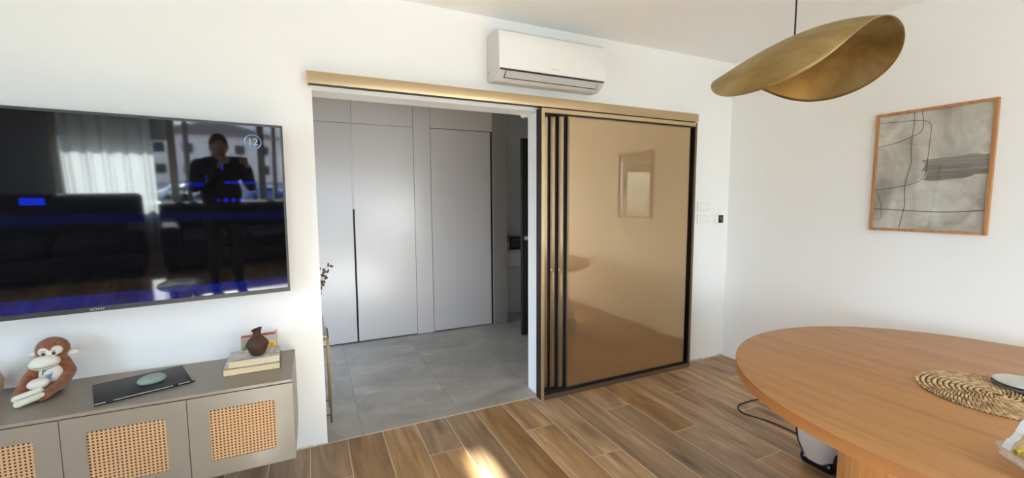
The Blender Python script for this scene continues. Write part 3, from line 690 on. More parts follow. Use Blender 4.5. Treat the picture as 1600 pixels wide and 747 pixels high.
# greeting card / gift bag behind
gb = thing('gift_bag', 'beige paper gift bag with red edge and flowers standing behind the books', 'bag', (-3.81, -.045, TZ))
q = NT('flowered paper'); o_ = q.obj(); s = q.n('SeparateXYZ'); q.set(s.inputs[0], o_)
def disc(q, s, cx, cz, r, soft=.003):
    dx = q.math('SUBTRACT', s.outputs[0], cx); dz = q.math('SUBTRACT', s.outputs[2], cz)
    return q.ramp(q.math('ADD', q.math('SQRT', q.math('ADD', q.math('MULTIPLY', dx, dx), q.math('MULTIPLY', dz, dz))), q.math('MULTIPLY', q.math('SUBTRACT', q.noise(o_, 90, 2), .5), .006)), [(r-soft, (1, 1, 1, 1)), (r, (0, 0, 0, 1))])
c = q.mix(q.math('MULTIPLY', q.noise(o_, 40, 3), .4), rgb(186, 176, 160), rgb(168, 156, 142))
for cx, cz, r_d, col in ((.062, .072, .022, rgb(238, 208, 70)), (.062, .072, .013, rgb(236, 128, 50)), (-.056, .056, .023, rgb(96, 150, 60)), (-.046, .058, .012, rgb(236, 222, 90)), (-.02, .03, .016, rgb(214, 120, 90))):
    c = q.mix(disc(q, s, cx, cz, r_d), c, col)
red = q.math('GREATER_THAN', s.outputs[2], .1255); c = q.mix(red, c, rgb(178, 60, 52)); q.base(c, .6)
b = MB()
b.prism([(-3.895, TZ+.0005), (-3.725, TZ+.0005), (-3.722, TZ+.131), (-3.892, TZ+.127)], 'y', -.075, -.04); b.build('bag_body', q.m, gb)
b = MB(); b.tube([(-3.728, -.074, TZ+.125), (-3.724, -.076, TZ+.142), (-3.720, -.078, TZ+.152)], [.004, .005, .002], 6); b.build('ribbon_end', simple('grey ribbon', rgb(160, 158, 156), .6), gb)

# laptop and stone
lp = thing('laptop', 'closed dark grey laptop lying askew on the media cabinet', 'laptop', (-4.385, -.428, TZ), (0, 0, R(20.3)))
M_lap = simple('dark grey aluminium lid', rgb(46, 46, 48), .55, .1)
b = MB(); b.box(0, .338, 0, .262, .0015, .0095, bev=.002); b.build('base', M_gloss_black, lp, world=False, smooth=True)
b = MB(); b.box(0, .338, .001, .262, .0105, .0165, bev=.002); b.build('lid', M_lap, lp, world=False, smooth=True)
b = MB()
for x0, x1 in ((.002, .036), (.062, .265), (.285, .330)): b.box(x0, x1, -.0015, .002, .0085, .0112)
b.build('hinge', M_silver, lp, world=False)
b = MB(); b.box(.330, .350, -.004, .006, .003, .010, bev=.002); b.build('plug', M_black, lp, world=False)
for x, y in ((.03, .03), (.31, .03), (.03, .235), (.31, .235)): b = MB(); b.lathe([(0, 0), (.006, 0), (.006, .0016), (0, .0016)], (x, y, 0), 12); b.build('rubber_foot', M_black, lp, world=False)
b = MB(); vs = b.ball((0, 0, 0), .054, .038, .025, seg=36, rings=20)
for v in vs:
    n_ = noise.noise(v.co*22)*.006; v.co *= 1+n_*8
    v.co.z = max(v.co.z, -.013); v.co.x += .008*math.sin(v.co.y*30)
bmesh.ops.transform(b.bm, matrix=Matrix.Translation((-4.232, -.262, TZ+.0165+.0137)) @ Matrix.Rotation(R(18), 4, 'Z'), verts=b.bm.verts)
tag(b.build('stone', simple('grey green stone', rgb(150, 168, 160), .5, vary=.25, vs=30), smooth='full'), 'smooth grey green stone resting on the closed laptop', 'stone')

# plush monkey
mk = thing('plush_monkey', 'brown and white plush monkey slumped against the wall on the media cabinet', 'soft toy', (-4.62, -.17, TZ))
q = NT('brown plush'); q.base(q.ramp(q.noise(q.obj(), 60, 4, .7), [(.3, rgb(112, 60, 32)), (.55, rgb(148, 86, 48)), (.75, rgb(172, 108, 64))]), .95, 0, Sheen_Weight=.4); q.bump(q.noise(q.obj(), 380, 3, .8), .8, .004); M_fur = q.m
M_plush = simple('white plush', rgb(228, 224, 212), .95, vary=.12, vs=60, bump=.5, bs=300)
b = MB()
b.ball((-4.622, -.120, .812), .060, .052, .058)                       # head
b.ball((-4.628, -.125, .700), .060, .050, .078)                       # torso
b.limb((-4.622, -.118, .775), (-4.626, -.122, .735), .038, .042)
b.limb((-4.590, -.120, .752), (-4.566, -.130, .705), .026, .024); b.limb((-4.566, -.130, .705), (-4.572, -.180, .672), .024, .022); b.limb((-4.572, -.180, .672), (-4.612, -.262, .643), .022, .019)
b.limb((-4.664, -.135, .745), (-4.692, -.165, .705), .026, .022); b.limb((-4.692, -.165, .705), (-4.700, -.235, .655), .022, .019)
b.limb((-4.65, -.14, .655), (-4.672, -.23, .642), .03, .021); b.limb((-4.60, -.14, .655), (-4.625, -.22, .643), .03, .022)
body = b.build('body', M_fur, mk); mod_remesh(body, .0055, 5)
b = MB(); b.ball((-4.632, -.172, .768), .054, .032, .033, M=Matrix.Rotation(R(-8), 3, 'Y')); o = b.build('muzzle', M_plush, mk, smooth='full')
b = MB(); b.tube([(-4.672, -.186, .757), (-4.655, -.199, .752), (-4.63, -.203, .753), (-4.605, -.198, .757), (-4.588, -.185, .763)], .0012, 6); b.build('mouth', simple('brown stitching', rgb(90, 70, 60), .8), o)
b = MB(); b.ball((-4.633, -.158, .815), .024, .018, .021); b.ball((-4.596, -.155, .817), .023, .018, .021); b.ball((-4.615, -.160, .806), .028, .016, .018); o = b.build('face_patch', M_plush, mk); mod_remesh(o, .003, 3)
for x, y in ((-4.632, -.1765), (-4.598, -.1735)):
    b = MB(); b.ball((x, y, .808), .0075, .003, .0085, seg=14, rings=10); e1 = b.build('eye', simple('grey iris', rgb(90, 92, 96), .3), mk, smooth='full')
    b = MB(); b.ball((x-.001, y-.0025, .807), .0035, .0015, .004, seg=12, rings=8); b.build('pupil', M_gloss_black, e1, smooth='full')
    b = MB(); b.tube([(x-.010, y-.002, .819), (x, y-.004, .823), (x+.010, y-.001, .820)], .0010, 5); b.build('eyebrow', M_black, e1)
for x, y, z in ((-4.556, -.120, .790), (-4.682, -.126, .800)):
    b = MB(); b.ball((x, y, z), .021, .012, .015, M=Matrix.Rotation(R(-12), 3, 'Y')); b.build('ear', M_plush, mk, smooth='full')
b = MB(); b.ball((-4.622, -.152, .706), .044, .030, .050); bel = b.build('belly_patch', M_plush, mk, smooth='full')
def decal(pts, mat, cx=-4.622, cz=.706):
    b = MB(); vv = []
    for u, w in pts:
        x, z = cx+u, cz+w; t = 1-(u/.044)**2-(w/.050)**2; vv.append(b.bm.verts.new((x, -.152-.0303*math.sqrt(max(t, .02))-.0006, z)))
    b.bm.faces.new(vv); o = b.build('belly_print', mat, bel); mod_solid(o, .0008, 0)
M_grn = simple('green print', rgb(74, 122, 66), .8); M_blu = simple('blue print', rgb(120, 140, 190), .8)
decal([(-.020, .030), (-.008, .030), (.004, .024), (.018, .014), (.004, .011), (-.020, .008)], M_grn)
decal([(-.010, .006), (.004, .009), (.016, .012), (.012, -.003), (.008, -.018), (-.002, -.006)], M_blu)
b = MB(); b.ball((-4.636, -.225, .692), .038, .026, .024, M=Matrix.Rotation(R(-10), 3, 'Y')); b.build('knee_pad', M_plush, mk, smooth='full')
for (x0, y0, z0, x1, y1, z1) in ((-4.625, -.245, .668, -4.69, -.268, .650), (-4.612, -.268, .652, -4.668, -.305, .640)):
    b = MB(); b.limb((x0, y0, z0), (x1, y1, z1), .013, .016); o = b.build('foot', M_plush, mk); mod_remesh(o, .003, 4)
# tan pot just cut by the left edge
b = MB(); b.lathe([(0, 0), (.045, 0), (.066, .04), (.070, .08), (.058, .12), (.036, .145), (.034, .152), (.028, .150), (.03, .14), (.05, .115), (.06, .08), (0, .02)], (-4.862, -.13, TZ), 40)
tag(b.build('round_pot', simple('tan ceramic', rgb(176, 152, 124), .6), smooth=True), 'round tan ceramic pot at the far left of the media cabinet', 'pot')

# ------------------------------------------------------------------ framed print on the right wall
pa = thing('framed_print', 'abstract beige and grey print with black lines in an oak frame', 'picture', (0, -1.419, 1.66))
PY0, PY1, PZ0, PZ1 = -1.706, -1.132, 1.272, 2.048; fw = .017
b = MB()
b.box(-.025, -.001, PY0, PY0+fw, PZ0, PZ1, bev=.0015); b.box(-.025, -.001, PY1-fw, PY1, PZ0, PZ1, bev=.0015); b.box(-.025, -.001, PY0+fw, PY1-fw, PZ1-fw, PZ1, bev=.0015); b.box(-.025, -.001, PY0+fw, PY1-fw, PZ0, PZ0+fw, bev=.0015)
b.build('frame', M_frameoak, pa)
def make_print():
    q = NT('abstract print'); o = q.obj(); s = q.n('SeparateXYZ'); q.set(s.inputs[0], o)  # local: y from -.287(right in photo) to .287, z -.388..+.388
    a = q.noise(q.scaled(o, (1, 3.2, 2.6)), 1.3, 5, .55, .8); b2 = q.noise(q.scaled(o, (1, 6, 12)), 1.0, 4, .6, .5)
    c = q.ramp(a, [(.32, rgb(158, 148, 137)), (.44, rgb(190, 180, 169)), (.56, rgb(214, 206, 197)), (.7, rgb(234, 229, 222))])
    c = q.mix(q.math('MULTIPLY', q.ramp(b2, [(.5, (0, 0, 0, 1)), (.64, (1, 1, 1, 1))]), .35), c, rgb(172, 160, 149))
    # brown brush band, right side
    zc = q.math('SUBTRACT', s.outputs[2], q.math('MULTIPLY', s.outputs[1], -.12)); dz = q.math('ABSOLUTE', q.math('SUBTRACT', zc, -.005))
    jag = q.math('MULTIPLY', q.math('SUBTRACT', q.noise(q.scaled(o, (1, 5, 22)), 1, 2, .5), .5), .09)
    f1 = q.math('LESS_THAN', q.math('ADD', dz, jag), .062); f2 = q.math('LESS_THAN', q.math('ADD', s.outputs[1], q.math('MULTIPLY', jag, 1.5)), .015)
    br = q.math('MULTIPLY', f1, f2); brc = q.mix(q.ramp(q.noise(q.scaled(o, (1, 2, 60)), 1, 4, .7), [(.4, (0, 0, 0, 1)), (.65, (1, 1, 1, 1))]), rgb(112, 98, 88), rgb(150, 136, 126))
    q.base(q.mix(q.math('MULTIPLY', br, .9), c, brc), .6)
    return q.m
b = MB(); b.box(-.014, -.010, PY0+fw, PY1-fw, PZ0+fw, PZ1-fw); pr_ = b.build('print', make_print(), pa)
b = MB(); b.box(-.019, -.017, PY0+fw, PY1-fw, PZ0+fw, PZ1-fw); b.build('glass_pane', M_picglass, pa)
# drawn lines; (a,b) = fractions across (left to right in the photo) and down the print
M_ink = simple('black ink', rgb(52, 50, 50), .6)
def line(pts, w=.0016):
    P = []
    ctrl = [Vector((-.0145, PY1-fw-a*(PY1-PY0-2*fw), PZ1-fw-c_*(PZ1-PZ0-2*fw))) for a, c_ in pts]
    for i in range(len(ctrl)-1):
        p0 = ctrl[max(i-1, 0)]; p1 = ctrl[i]; p2 = ctrl[i+1]; p3 = ctrl[min(i+2, len(ctrl)-1)]
        for k in range(8):
            t = k/8; P.append(.5*((2*p1)+(-p0+p2)*t+(2*p0-5*p1+4*p2-p3)*t*t+(-p0+3*p1-3*p2+p3)*t**3))
    P.append(ctrl[-1]); b = MB(); b.tube(P, w, 6); b.build('drawn_line', M_ink, pr_)
line([(.0, .055), (.15, .06), (.35, .07), (.45, .085), (.50, .13), (.50, .25), (.49, .45), (.485, .52), (.45, .575), (.38, .605), (.25, .63), (.02, .655)])
line([(.34, .0), (.345, .10), (.335, .20), (.335, .35), (.345, .42), (.32, .52), (.30, .62), (.305, .72), (.31, .80), (.29, .90), (.27, 1.0)])
line([(.41, .0), (.425, .06), (.43, .12), (.41, .17), (.34, .20), (.18, .245), (.0, .27)])
line([(.0, .83), (.25, .835), (.5, .845), (.75, .845), (1.0, .828)], .0022)
line([(.01, .66), (.05, .73), (.075, .80), (.08, .87), (.075, .915), (.0, .925)], .0012)

# ------------------------------------------------------------------ pendant lamp: one bent disc of brushed brass
PC = Vector((-1.53025, -1.50389, 2.19339)); pa_, pb_, pk, pks, ptw, ptw2, pks3, pkt = .34552, .42524, 3.14154, .44652, -.13397, .33226, -.69537, .07711
def rotm(ax, ay, az): return Matrix.Rotation(az, 3, 'Z') @ Matrix.Rotation(ay, 3, 'Y') @ Matrix.Rotation(ax, 3, 'X')
PR = rotm(-.066079, .156715, 1.556207)
def psurf(s_, t_):
    S = s_*pa_; T = t_*pb_; kk = pk*(1+ptw*s_+ptw2*s_*s_)
    return PC+PR @ Vector((S, math.sin(kk*T)/kk, -(1-math.cos(kk*T))/kk-pks*S*S-pks3*S**3+pkt*S*T))
pl = thing('pendant_lamp', 'folded brass disc pendant lamp hanging over the round table', 'lamp', (PC.x, PC.y, PC.z))
b = MB(); nr, na = 26, 96; ctr = b.bm.verts.new(psurf(0, 0)); prev = None
for i in range(1, nr+1):
    rr_ = i/nr; ring = [b.bm.verts.new(psurf(rr_*math.cos(2*math.pi*k/na), rr_*math.sin(2*math.pi*k/na))) for k in range(na)]
    for k in range(na):
        if prev is None: b.bm.faces.new((ctr, ring[k], ring[(k+1) % na]))
        else: b.bm.faces.new((prev[k], ring[k], ring[(k+1) % na], prev[(k+1) % na]))
    prev = ring
bmesh.ops.recalc_face_normals(b.bm, faces=b.bm.faces)
q = NT('brushed brass shade'); o_ = q.obj()
c = q.ramp(q.noise(q.scaled(o_, (2.5, 2.5, 5)), 1.5, 5, .6, .5), [(.3, rgb(140, 116, 70)), (.5, rgb(166, 142, 94)), (.7, rgb(184, 164, 118))])
q.base(c, q.math('ADD', .36, q.math('MULTIPLY', q.noise(o_, 9, 4), .15)), .9)
sh = b.build('shade', q.m, pl, smooth='full'); mod_solid(sh, .0025, 0)
b = MB(); b.tube([PC+Vector((0, 0, .004)), (PC.x, PC.y, H-.02)], .0035, 10); b.build('cord', M_black, pl, smooth=True)
b = MB(); b.lathe([(0, 0), (.009, 0), (.009, .012), (.004, .016), (0, .016)], PC+Vector((0, 0, .001)), 16); b.build('cord_grip', M_black, pl, smooth=True)
b = MB(); b.lathe([(0, 0), (.05, 0), (.05, .022), (0, .022)], (PC.x, PC.y, H-.0225), 32); b.build('ceiling_rose', M_black, pl, smooth=True)
b = MB(); b.lathe([(0, -.012), (.018, -.012), (.018, -.003), (0, -.003)], PC, 20); b.build('lamp_holder', M_champ, pl, smooth=True)

# ------------------------------------------------------------------ round table
TC = (-1.203, -2.118); TR = .866; TT = .75
tb_ = thing('round_table', 'large round light oak dining table on a thick round pedestal', 'table', (TC[0], TC[1], 0))
b = MB(); pr2 = [(0, TT-.046), (TR-.006, TT-.046), (TR-.001, TT-.043), (TR, TT-.039), (TR, TT-.004), (TR-.001, TT-.0012), (TR-.004, TT), (0, TT)]
b.lathe(pr2, (TC[0], TC[1], 0), 160)
for f in b.bm.faces: f.material_index = 1 if abs(f.normal.z) < .5 else 0
b.build('table_top', [M_oak, simple('oak edge band', rgb(152, 100, 50), .5, vary=.12, vs=10)], tb_, smooth=True)
b = MB(); b.lathe([(0, 0), (.445, 0), (.448, .003), (.448, TT-.047), (0, TT-.047)], (TC[0], TC[1], 0), 120); b.build('pedestal', M_oakv, tb_, smooth=True)

# woven placemat : coiled rows of slanted stitches
MC = Vector((-1.228, -2.139, TT)); MR = .228
q = NT('coiled seagrass'); at = q.n('Attribute', attribute_name='tone', attribute_type='GEOMETRY'); 
q.base(q.ramp(at.outputs['Fac'], [(.0, rgb(88, 62, 40)), (.35, rgb(150, 116, 78)), (.7, rgb(196, 162, 118)), (1, rgb(220, 190, 146))]), .8); q.bump(q.noise(q.obj(), 500, 2), .3, .001)
M_grass = q.m
pm = thing('woven_placemat', 'round coiled natural fibre placemat on the oak table', 'placemat', (MC.x, MC.y, TT+.0005))
b = MB(); lay = b.bm.loops.layers.float_color.new('tone'); nring = 13; rr = random.Random(9)
b2 = MB()
b2.lathe([(0, TT+.0006), (MR-.006, TT+.0006), (MR-.006, TT+.004), (0, TT+.004)], (MC.x, MC.y, 0), 96)
b2.build('core', simple('dark fibre core', rgb(104, 78, 52), .9), pm)
for k in range(nring):
    rad = MR-.0085-k*(MR-.012)/nring; n = max(6, int(2*math.pi*rad/.0125))
    for j in range(n):
        a = 2*math.pi*(j+.5*(k % 2))/n; tn = rr.uniform(.45, 1)
        ct_ = Vector((MC.x+rad*math.cos(a), MC.y+rad*math.sin(a), TT+.0052)); M3 = Matrix.Rotation(a+R(90)-R(38), 3, 'Z')
        n0 = len(b.bm.faces); vs = b.ball(ct_, .0092, .0034, .0040, M=M3, seg=8, rings=5)
        for f in {f for v in vs for f in v.link_faces}:
            for l in f.loops: l[lay] = (tn, tn, tn, 1)
b.build('stitches', M_grass, pm, smooth='full')
# two stacked dishes on the mat
for rad, z, lab, col in ((.085, TT+.0095, 'dark marbled coaster dish on the placemat, under the pale one', rgb(96, 88, 84)), (.080, TT+.0225, 'pale round dish on top of the dark one on the placemat', rgb(206, 204, 194))):
    b = MB(); b.lathe([(0, 0), (rad*.8, 0), (rad, .006), (rad, .010), (rad-.004, .0125), (rad*.75, .009), (0, .009)], (-1.075, -2.16, z), 56)
    tag(b.build('round_dish', simple('stone dish', col, .4, vary=.3, vs=40), smooth=True), lab, 'dish', 'dishes on the placemat')

# clear plastic tray with wrapped sweets
def make_clear():
    m = bpy.data.materials.new('clear glass'); m.use_nodes = True; t = m.node_tree; t.nodes.clear()
    o = t.nodes.new('ShaderNodeOutputMaterial'); tr = t.nodes.new('ShaderNodeBsdfTransparent'); gl = t.nodes.new('ShaderNodeBsdfGlossy')
    gl.inputs['Roughness'].default_value = .04; fr = t.nodes.new('ShaderNodeFresnel'); gm = t.nodes.new('ShaderNodeNewGeometry'); mr = t.nodes.new('ShaderNodeMapRange'); mr.inputs[3].default_value = 1.9; mr.inputs[4].default_value = 1/1.9; t.links.new(gm.outputs['Backfacing'], mr.inputs[0]); t.links.new(mr.outputs[0], fr.inputs[0])
    mx = t.nodes.new('ShaderNodeMixShader'); tr.inputs[0].default_value = (.97, .98, .97, 1)
    t.links.new(fr.outputs[0], mx.inputs[0]); t.links.new(tr.outputs[0], mx.inputs[1]); t.links.new(gl.outputs[0], mx.inputs[2]); t.links.new(mx.outputs[0], o.inputs[0])
    return m
M_clear = make_clear()
BC = Vector((-1.795, -2.455, TT))
cb = thing('glass_bowl', 'clear cut glass bowl of wrapped sweets near the table edge', 'bowl', BC)
b = MB(); seg = 72; prof = [(0, .002), (.06, .002), (.085, .010), (.125, .036), (.150, .056), (.152, .058), (.147, .060), (.120, .042), (.083, .017), (.058, .008), (0, .008)]
vs = b.lathe(prof, (0, 0, 0), seg)
for v in vs:
    r_v = math.hypot(v.co.x, v.co.y)
    if r_v > .07: 
        a = math.atan2(v.co.y, v.co.x); k = 1+.035*math.sin(a*12)*((r_v-.07)/.08); v.co.x *= k; v.co.y *= k
bmesh.ops.translate(b.bm, vec=BC, verts=b.bm.verts); b.build('bowl_body', M_clear, cb, smooth='full')
rr = random.Random(11)
cols = [((236, 236, 234), 'white'), ((232, 206, 90), 'yellow'), ((206, 80, 86), 'red'), ((240, 236, 228), 'cream'), ((226, 132, 150), 'pink'), ((238, 238, 240), 'silvery'), ((150, 180, 110), 'green'), ((240, 238, 236), 'ivory'), ((228, 214, 120), 'lemon')]
spots = [(-.075, .035), (-.03, .085), (-.035, -.01), (-.082, -.035), (.02, .03), (.055, .085), (.07, -.02), (.0, -.075), (.03, -.04)]
places = ['at the left rim', 'towards the mat', 'in the middle', 'at the near left rim', 'just right of the middle', 'at the far rim', 'at the right rim', 'at the near rim', 'between middle and near rim']
for (col, nm), (dx, dy), pl_ in zip(cols, spots, places):
    a = rr.random()*3.1; z = .046+max(0, (math.hypot(dx, dy)-.05))*.55
    M4 = Matrix.Translation(BC+Vector((dx, dy, z))) @ Matrix.Rotation(a, 4, 'Z') @ Matrix.Rotation(rr.uniform(-.3, .3), 4, 'Y')
    b = MB(); L = .027; pr3 = []
    for i in range(17):
        t = -1+i/8; r_w = .019*math.sqrt(max(0, 1-(t/.72)**2)) if abs(t) < .66 else .004+(abs(t)-.66)*.030
        pr3.append((max(r_w, .003), t*L*1.4))
    vs = b.lathe([(0, pr3[0][1])]+pr3+[(0, pr3[-1][1])], (0, 0, 0), 18, M=Matrix.Rotation(R(90), 3, 'Y'))
    for v in vs:
        if abs(v.co.x) > .027: v.co.z *= .5+.5*math.sin(v.co.y*900)
        v.co.z *= .85
    b.bm.transform(M4)
    tag(b.build('wrapped_sweet', simple('sweet wrapper', rgb(*col), .28, vary=.15, vs=80), smooth='full'), '%s wrapped sweet %s of the glass bowl' % (nm, pl_), 'sweet', 'sweets in the glass bowl')
b = MB(); p0 = Vector((-1.825, -2.325, .802)); p1 = Vector((-1.665, -2.320, .838)); dv = (p1-p0).normalized(); sd = Vector((0, 1, .25)).normalized()*.008
vv = []
for i in range(9):
    t = i/8; m_ = p0.lerp(p1, t)+Vector((0, 0, .006*math.sin(t*9))); vv.append((b.bm.verts.new(m_-sd), b.bm.verts.new(m_+sd)))
for a_, c_ in zip(vv, vv[1:]): b.bm.faces.new((a_[0], c_[0], c_[1], a_[1]))
b.build('wrapper_strip', simple('clear wrapper strip', rgb(206, 208, 214), .2), cb); mod_solid(bpy.data.objects['wrapper_strip'], .0008)

# ------------------------------------------------------------------ vacuum cleaner and cable under the table
vc = thing('vacuum_cleaner', 'pale grey and black canister vacuum cleaner standing under the table', 'vacuum cleaner', (-.985, -1.45, 0))
b = MB()
def vshell(u, v):
    a = 2*math.pi*u; t = v
    zz = .055+.27*t; w = (1-.9*max(0, t-.55)**2*2.2)*(.80+.20*math.sin(min(t*2.2, math.pi/2)))
    w *= .86+.14*min(1, t*3); return Vector((-.985+.150*w*math.copysign(abs(math.cos(a))**.75, math.cos(a)), -1.45+.115*w*math.copysign(abs(math.sin(a))**.75, math.sin(a)), zz))
b.sheet(vshell, 48, 16); bmesh.ops.remove_doubles(b.bm, verts=b.bm.verts, dist=1e-5)
es = [e_ for e_ in b.bm.edges if e_.is_boundary]; bmesh.ops.holes_fill(b.bm, edges=es)
b.build('housing', simple('pale grey plastic', rgb(196, 194, 188), .3), vc, smooth=True)
b = MB(); b.box(-1.085, -.87, -1.545, -1.36, .010, .085, bev=.035, seg=4); b.build('base', M_gloss_black, vc, smooth=True)
for wx, wy in ((-1.015, -1.555), (-.93, -1.352)):
    b = MB(); b.lathe([(0, -.014), (.074, -.014), (.082, 0), (.074, .014), (0, .014)], (wx, wy, .0825), 36, M=Matrix.Rotation(R(90), 3, 'X')); b.build('wheel', M_gloss_black, vc, smooth=True)
vc_ = Vector((-.985, -1.45, 0)); b = MB(); b.tube([(lambda p: Vector(((p.x+.985)*1.015-.985, (p.y+1.45)*1.015-1.45, p.z)))(vshell(.345, i/14)) for i in range(14)], .0075, 8); b.build('seam', M_black, vc, smooth=True)
b = MB(); b.tube([(-1.07, -1.45, .31), (-1.04, -1.45, .345), (-.985, -1.45, .355), (-.93, -1.45, .345), (-.90, -1.45, .31)], .012, 10); b.build('handle', M_black, vc, smooth=True)
def spline(ctrl, n=10):
    ctrl = [Vector(p) for p in ctrl]; P = []
    for i in range(len(ctrl)-1):
        p0 = ctrl[max(i-1, 0)]; p1 = ctrl[i]; p2 = ctrl[i+1]; p3 = ctrl[min(i+2, len(ctrl)-1)]
        for k in range(n):
            t = k/n; P.append(.5*((2*p1)+(-p0+p2)*t+(2*p0-5*p1+4*p2-p3)*t*t+(-p0+3*p1-3*p2+p3)*t**3))
    return P+[ctrl[-1]]
b = MB(); cz_ = .005
b.tube(spline([(-.05, -1.0, cz_), (-.25, -.90, cz_), (-.42, -.80, cz_), (-.575, -.765, cz_), (-.666, -.757, cz_), (-.76, -.760, cz_), (-.815, -.785, cz_), (-.845, -.825, cz_), (-.850, -.875, cz_), (-.825, -.95, cz_), (-.800, -1.02, cz_), (-.79, -1.12, cz_), (-.805, -1.22, cz_), (-.87, -1.31, cz_)]), .0042, 10)
tag(b.build('power_cord', M_black, smooth=True), 'thin black power cord looping over the plank floor beside the table', 'cord')

# ------------------------------------------------------------------ behind the camera (seen mirrored in the television)
q = NT('sheer curtain'); t = q.t
tr = t.nodes.new('ShaderNodeBsdfTranslucent'); tr.inputs[0].default_value = (.92, .93, .90, 1); df = t.nodes.new('ShaderNodeBsdfDiffuse'); df.inputs[0].default_value = (.8, .8, .78, 1)
tp = t.nodes.new('ShaderNodeBsdfTransparent'); m1 = t.nodes.new('ShaderNodeMixShader'); m1.inputs[0].default_value = .4; m2 = t.nodes.new('ShaderNodeMixShader')
wv = q.math('ADD', .10, q.math('MULTIPLY', q.noise(q.scaled(q.obj(), (60, 1, 3)), 1, 3), .1)); q.set(m2.inputs[0], wv)
t.links.new(tr.outputs[0], m1.inputs[1]); t.links.new(df.outputs[0], m1.inputs[2]); t.links.new(m1.outputs[0], m2.inputs[1]); t.links.new(tp.outputs[0], m2.inputs[2]); t.links.new(m2.outputs[0], q.out.inputs[0])
M_sheer = q.m
def curtain(x0, x1, lab):
    b = MB(); rr = random.Random(int(x0*10)); ph = [rr.uniform(0, 6.28) for _ in range(3)]
    def fn(u, v):
        x = x0+(x1-x0)*u; z = .03+2.50*v
        return Vector((x, -4.88+.028*math.sin(x*48+ph[0])*(1-.35*v)+.012*math.sin(x*83+ph[1]+z), z))
    b.sheet(fn, 160, 10); tag(b.build('sheer_curtain', M_sheer, smooth='full'), lab, 'curtain', 'sheer curtains')
curtain(-5.06, -4.22, 'white sheer curtain seen mirrored in the television')
curtain(-2.35, -.35, 'added long white sheer curtain diffusing the light of the second window')  # unseen, added with its window as a soft light source
M_sofa = simple('charcoal sofa fabric', rgb(46, 46, 50), .9, bump=.3, bs=300)
def sofa(x0, x1, y0, y1, seat, back, lab, nseat):
    o = thing('sofa', lab, 'sofa', ((x0+x1)/2, (y0+y1)/2, 0))
    b = MB(); b.box(x0, x1, y0, y1, .10, .30, bev=.03, seg=3); b.build('base', M_sofa, o, smooth=True)
    b = MB(); b.box(x0, x1, y0, y0+.24, .30, back, bev=.06, seg=4); b.build('backrest', M_sofa, o, smooth=True)
    w = (x1-x0-.36)/nseat
    for i in range(nseat): b = MB(); b.box(x0+.18+i*w+.004, x0+.18+(i+1)*w-.004, y0+.23, y1, .30, seat, bev=.05, seg=4); b.build('seat_cushion', M_sofa, o, smooth=True)
    for a in (x0, x1-.18): b = MB(); b.box(a, a+.18, y0+.2, y1, .29, .58, bev=.05, seg=4); b.build('armrest', M_sofa, o, smooth=True)
    for x in (x0+.08, x1-.08):
        for y in (y0+.08, y1-.08): b = MB(); b.lathe([(0, 0), (.018, 0), (.024, .10), (0, .10)], (x, y, 0), 16); b.build('leg', M_black, o)
sofa(-4.22, -2.45, -4.70, -3.85, .44, .755, 'low charcoal sofa under the window, mirrored in the television', 2)
sofa(-5.85, -4.36, -4.62, -3.85, .46, .885, 'taller charcoal sofa in front of the sheer curtain', 2)
o = thing('coffee_table', 'small round white coffee table mirrored at the foot of the television', 'coffee table', (-4.09, -2.24, 0))
b = MB(); b.lathe([(0, .385), (.17, .385), (.175, .390), (.175, .398), (.170, .402), (0, .402)], (-4.09, -2.24, 0), 64); b.build('table_top', simple('white gloss top', rgb(226, 226, 222), .2), o, smooth=True)
for k in range(3):
    a = k*2.094; b = MB(); b.tube([(-4.09+.13*math.cos(a), -2.24+.13*math.sin(a), 0), (-4.09+.08*math.cos(a), -2.24+.08*math.sin(a), .386)], .009, 10); b.build('leg', M_black, o, smooth=True)
b = MB(); b.lathe([(0, 0), (.05, 0), (.062, .05), (.055, .14), (.04, .18), (.034, .178), (.05, .13), (0, .02)], (-3.93, -5.01, .622), 32)
b.mi = 1; rr = random.Random(21)
for k in range(22):
    a = rr.random()*6.28; p = Vector((-3.93, -5.01, .78)); e_ = p+Vector((math.cos(a)*.06, math.sin(a)*.025, rr.uniform(.10, .22))); b.tube([p, p.lerp(e_, .5), e_], .0015, 5); b.ball(e_, .015, .012, .012, seg=8, rings=6)
tag(b.build('flower_vase', [simple('dark vase', rgb(50, 48, 50), .4), simple('pale dried flowers', rgb(200, 196, 180), .8)], smooth=True), 'dark vase of pale flowers on the sill behind the photographer', 'vase')

# photographer
ps = thing('person', 'person in a dark jacket holding a phone up, mirrored in the television', 'person', (-3.66, -3.16, 0))
M_skin = simple('skin', rgb(196, 150, 124), .55, vary=.1, vs=20); M_jack = simple('dark jacket', rgb(34, 34, 38), .85, bump=.3, bs=200); M_trou = simple('dark trousers', rgb(30, 32, 40), .85); M_hair = simple('short dark hair', rgb(32, 24, 20), .7, bump=.6, bs=250)
X, Y = -3.66, -3.16
shl, shr = (X-.185, Y, 1.385), (X+.185, Y, 1.385)
ell, elr = (X-.235, Y+.11, 1.16), (X+.265, Y+.12, 1.17)
wrl, wrr = (X-.03, Y+.275, 1.385), (X+.225, Y+.275, 1.395)
hd = Vector((X, Y+.045, 1.585))
b = MB()
b.ball(hd, .078, .098, .118, seg=28, rings=18); b.ball(hd+Vector((0, .035, -.055)), .056, .06, .062)      # skull, jaw
b.limb(hd+Vector((0, -.02, -.08)), (X, Y-.005, 1.42), .055, .06)
b.ball(hd+Vector((0, .100, -.015)), .013, .020, .026); b.ball(hd+Vector((0, .108, -.030)), .017, .014, .011)  # nose
b.ball(hd+Vector((0, .096, -.062)), .024, .010, .0075)                                                         # lips
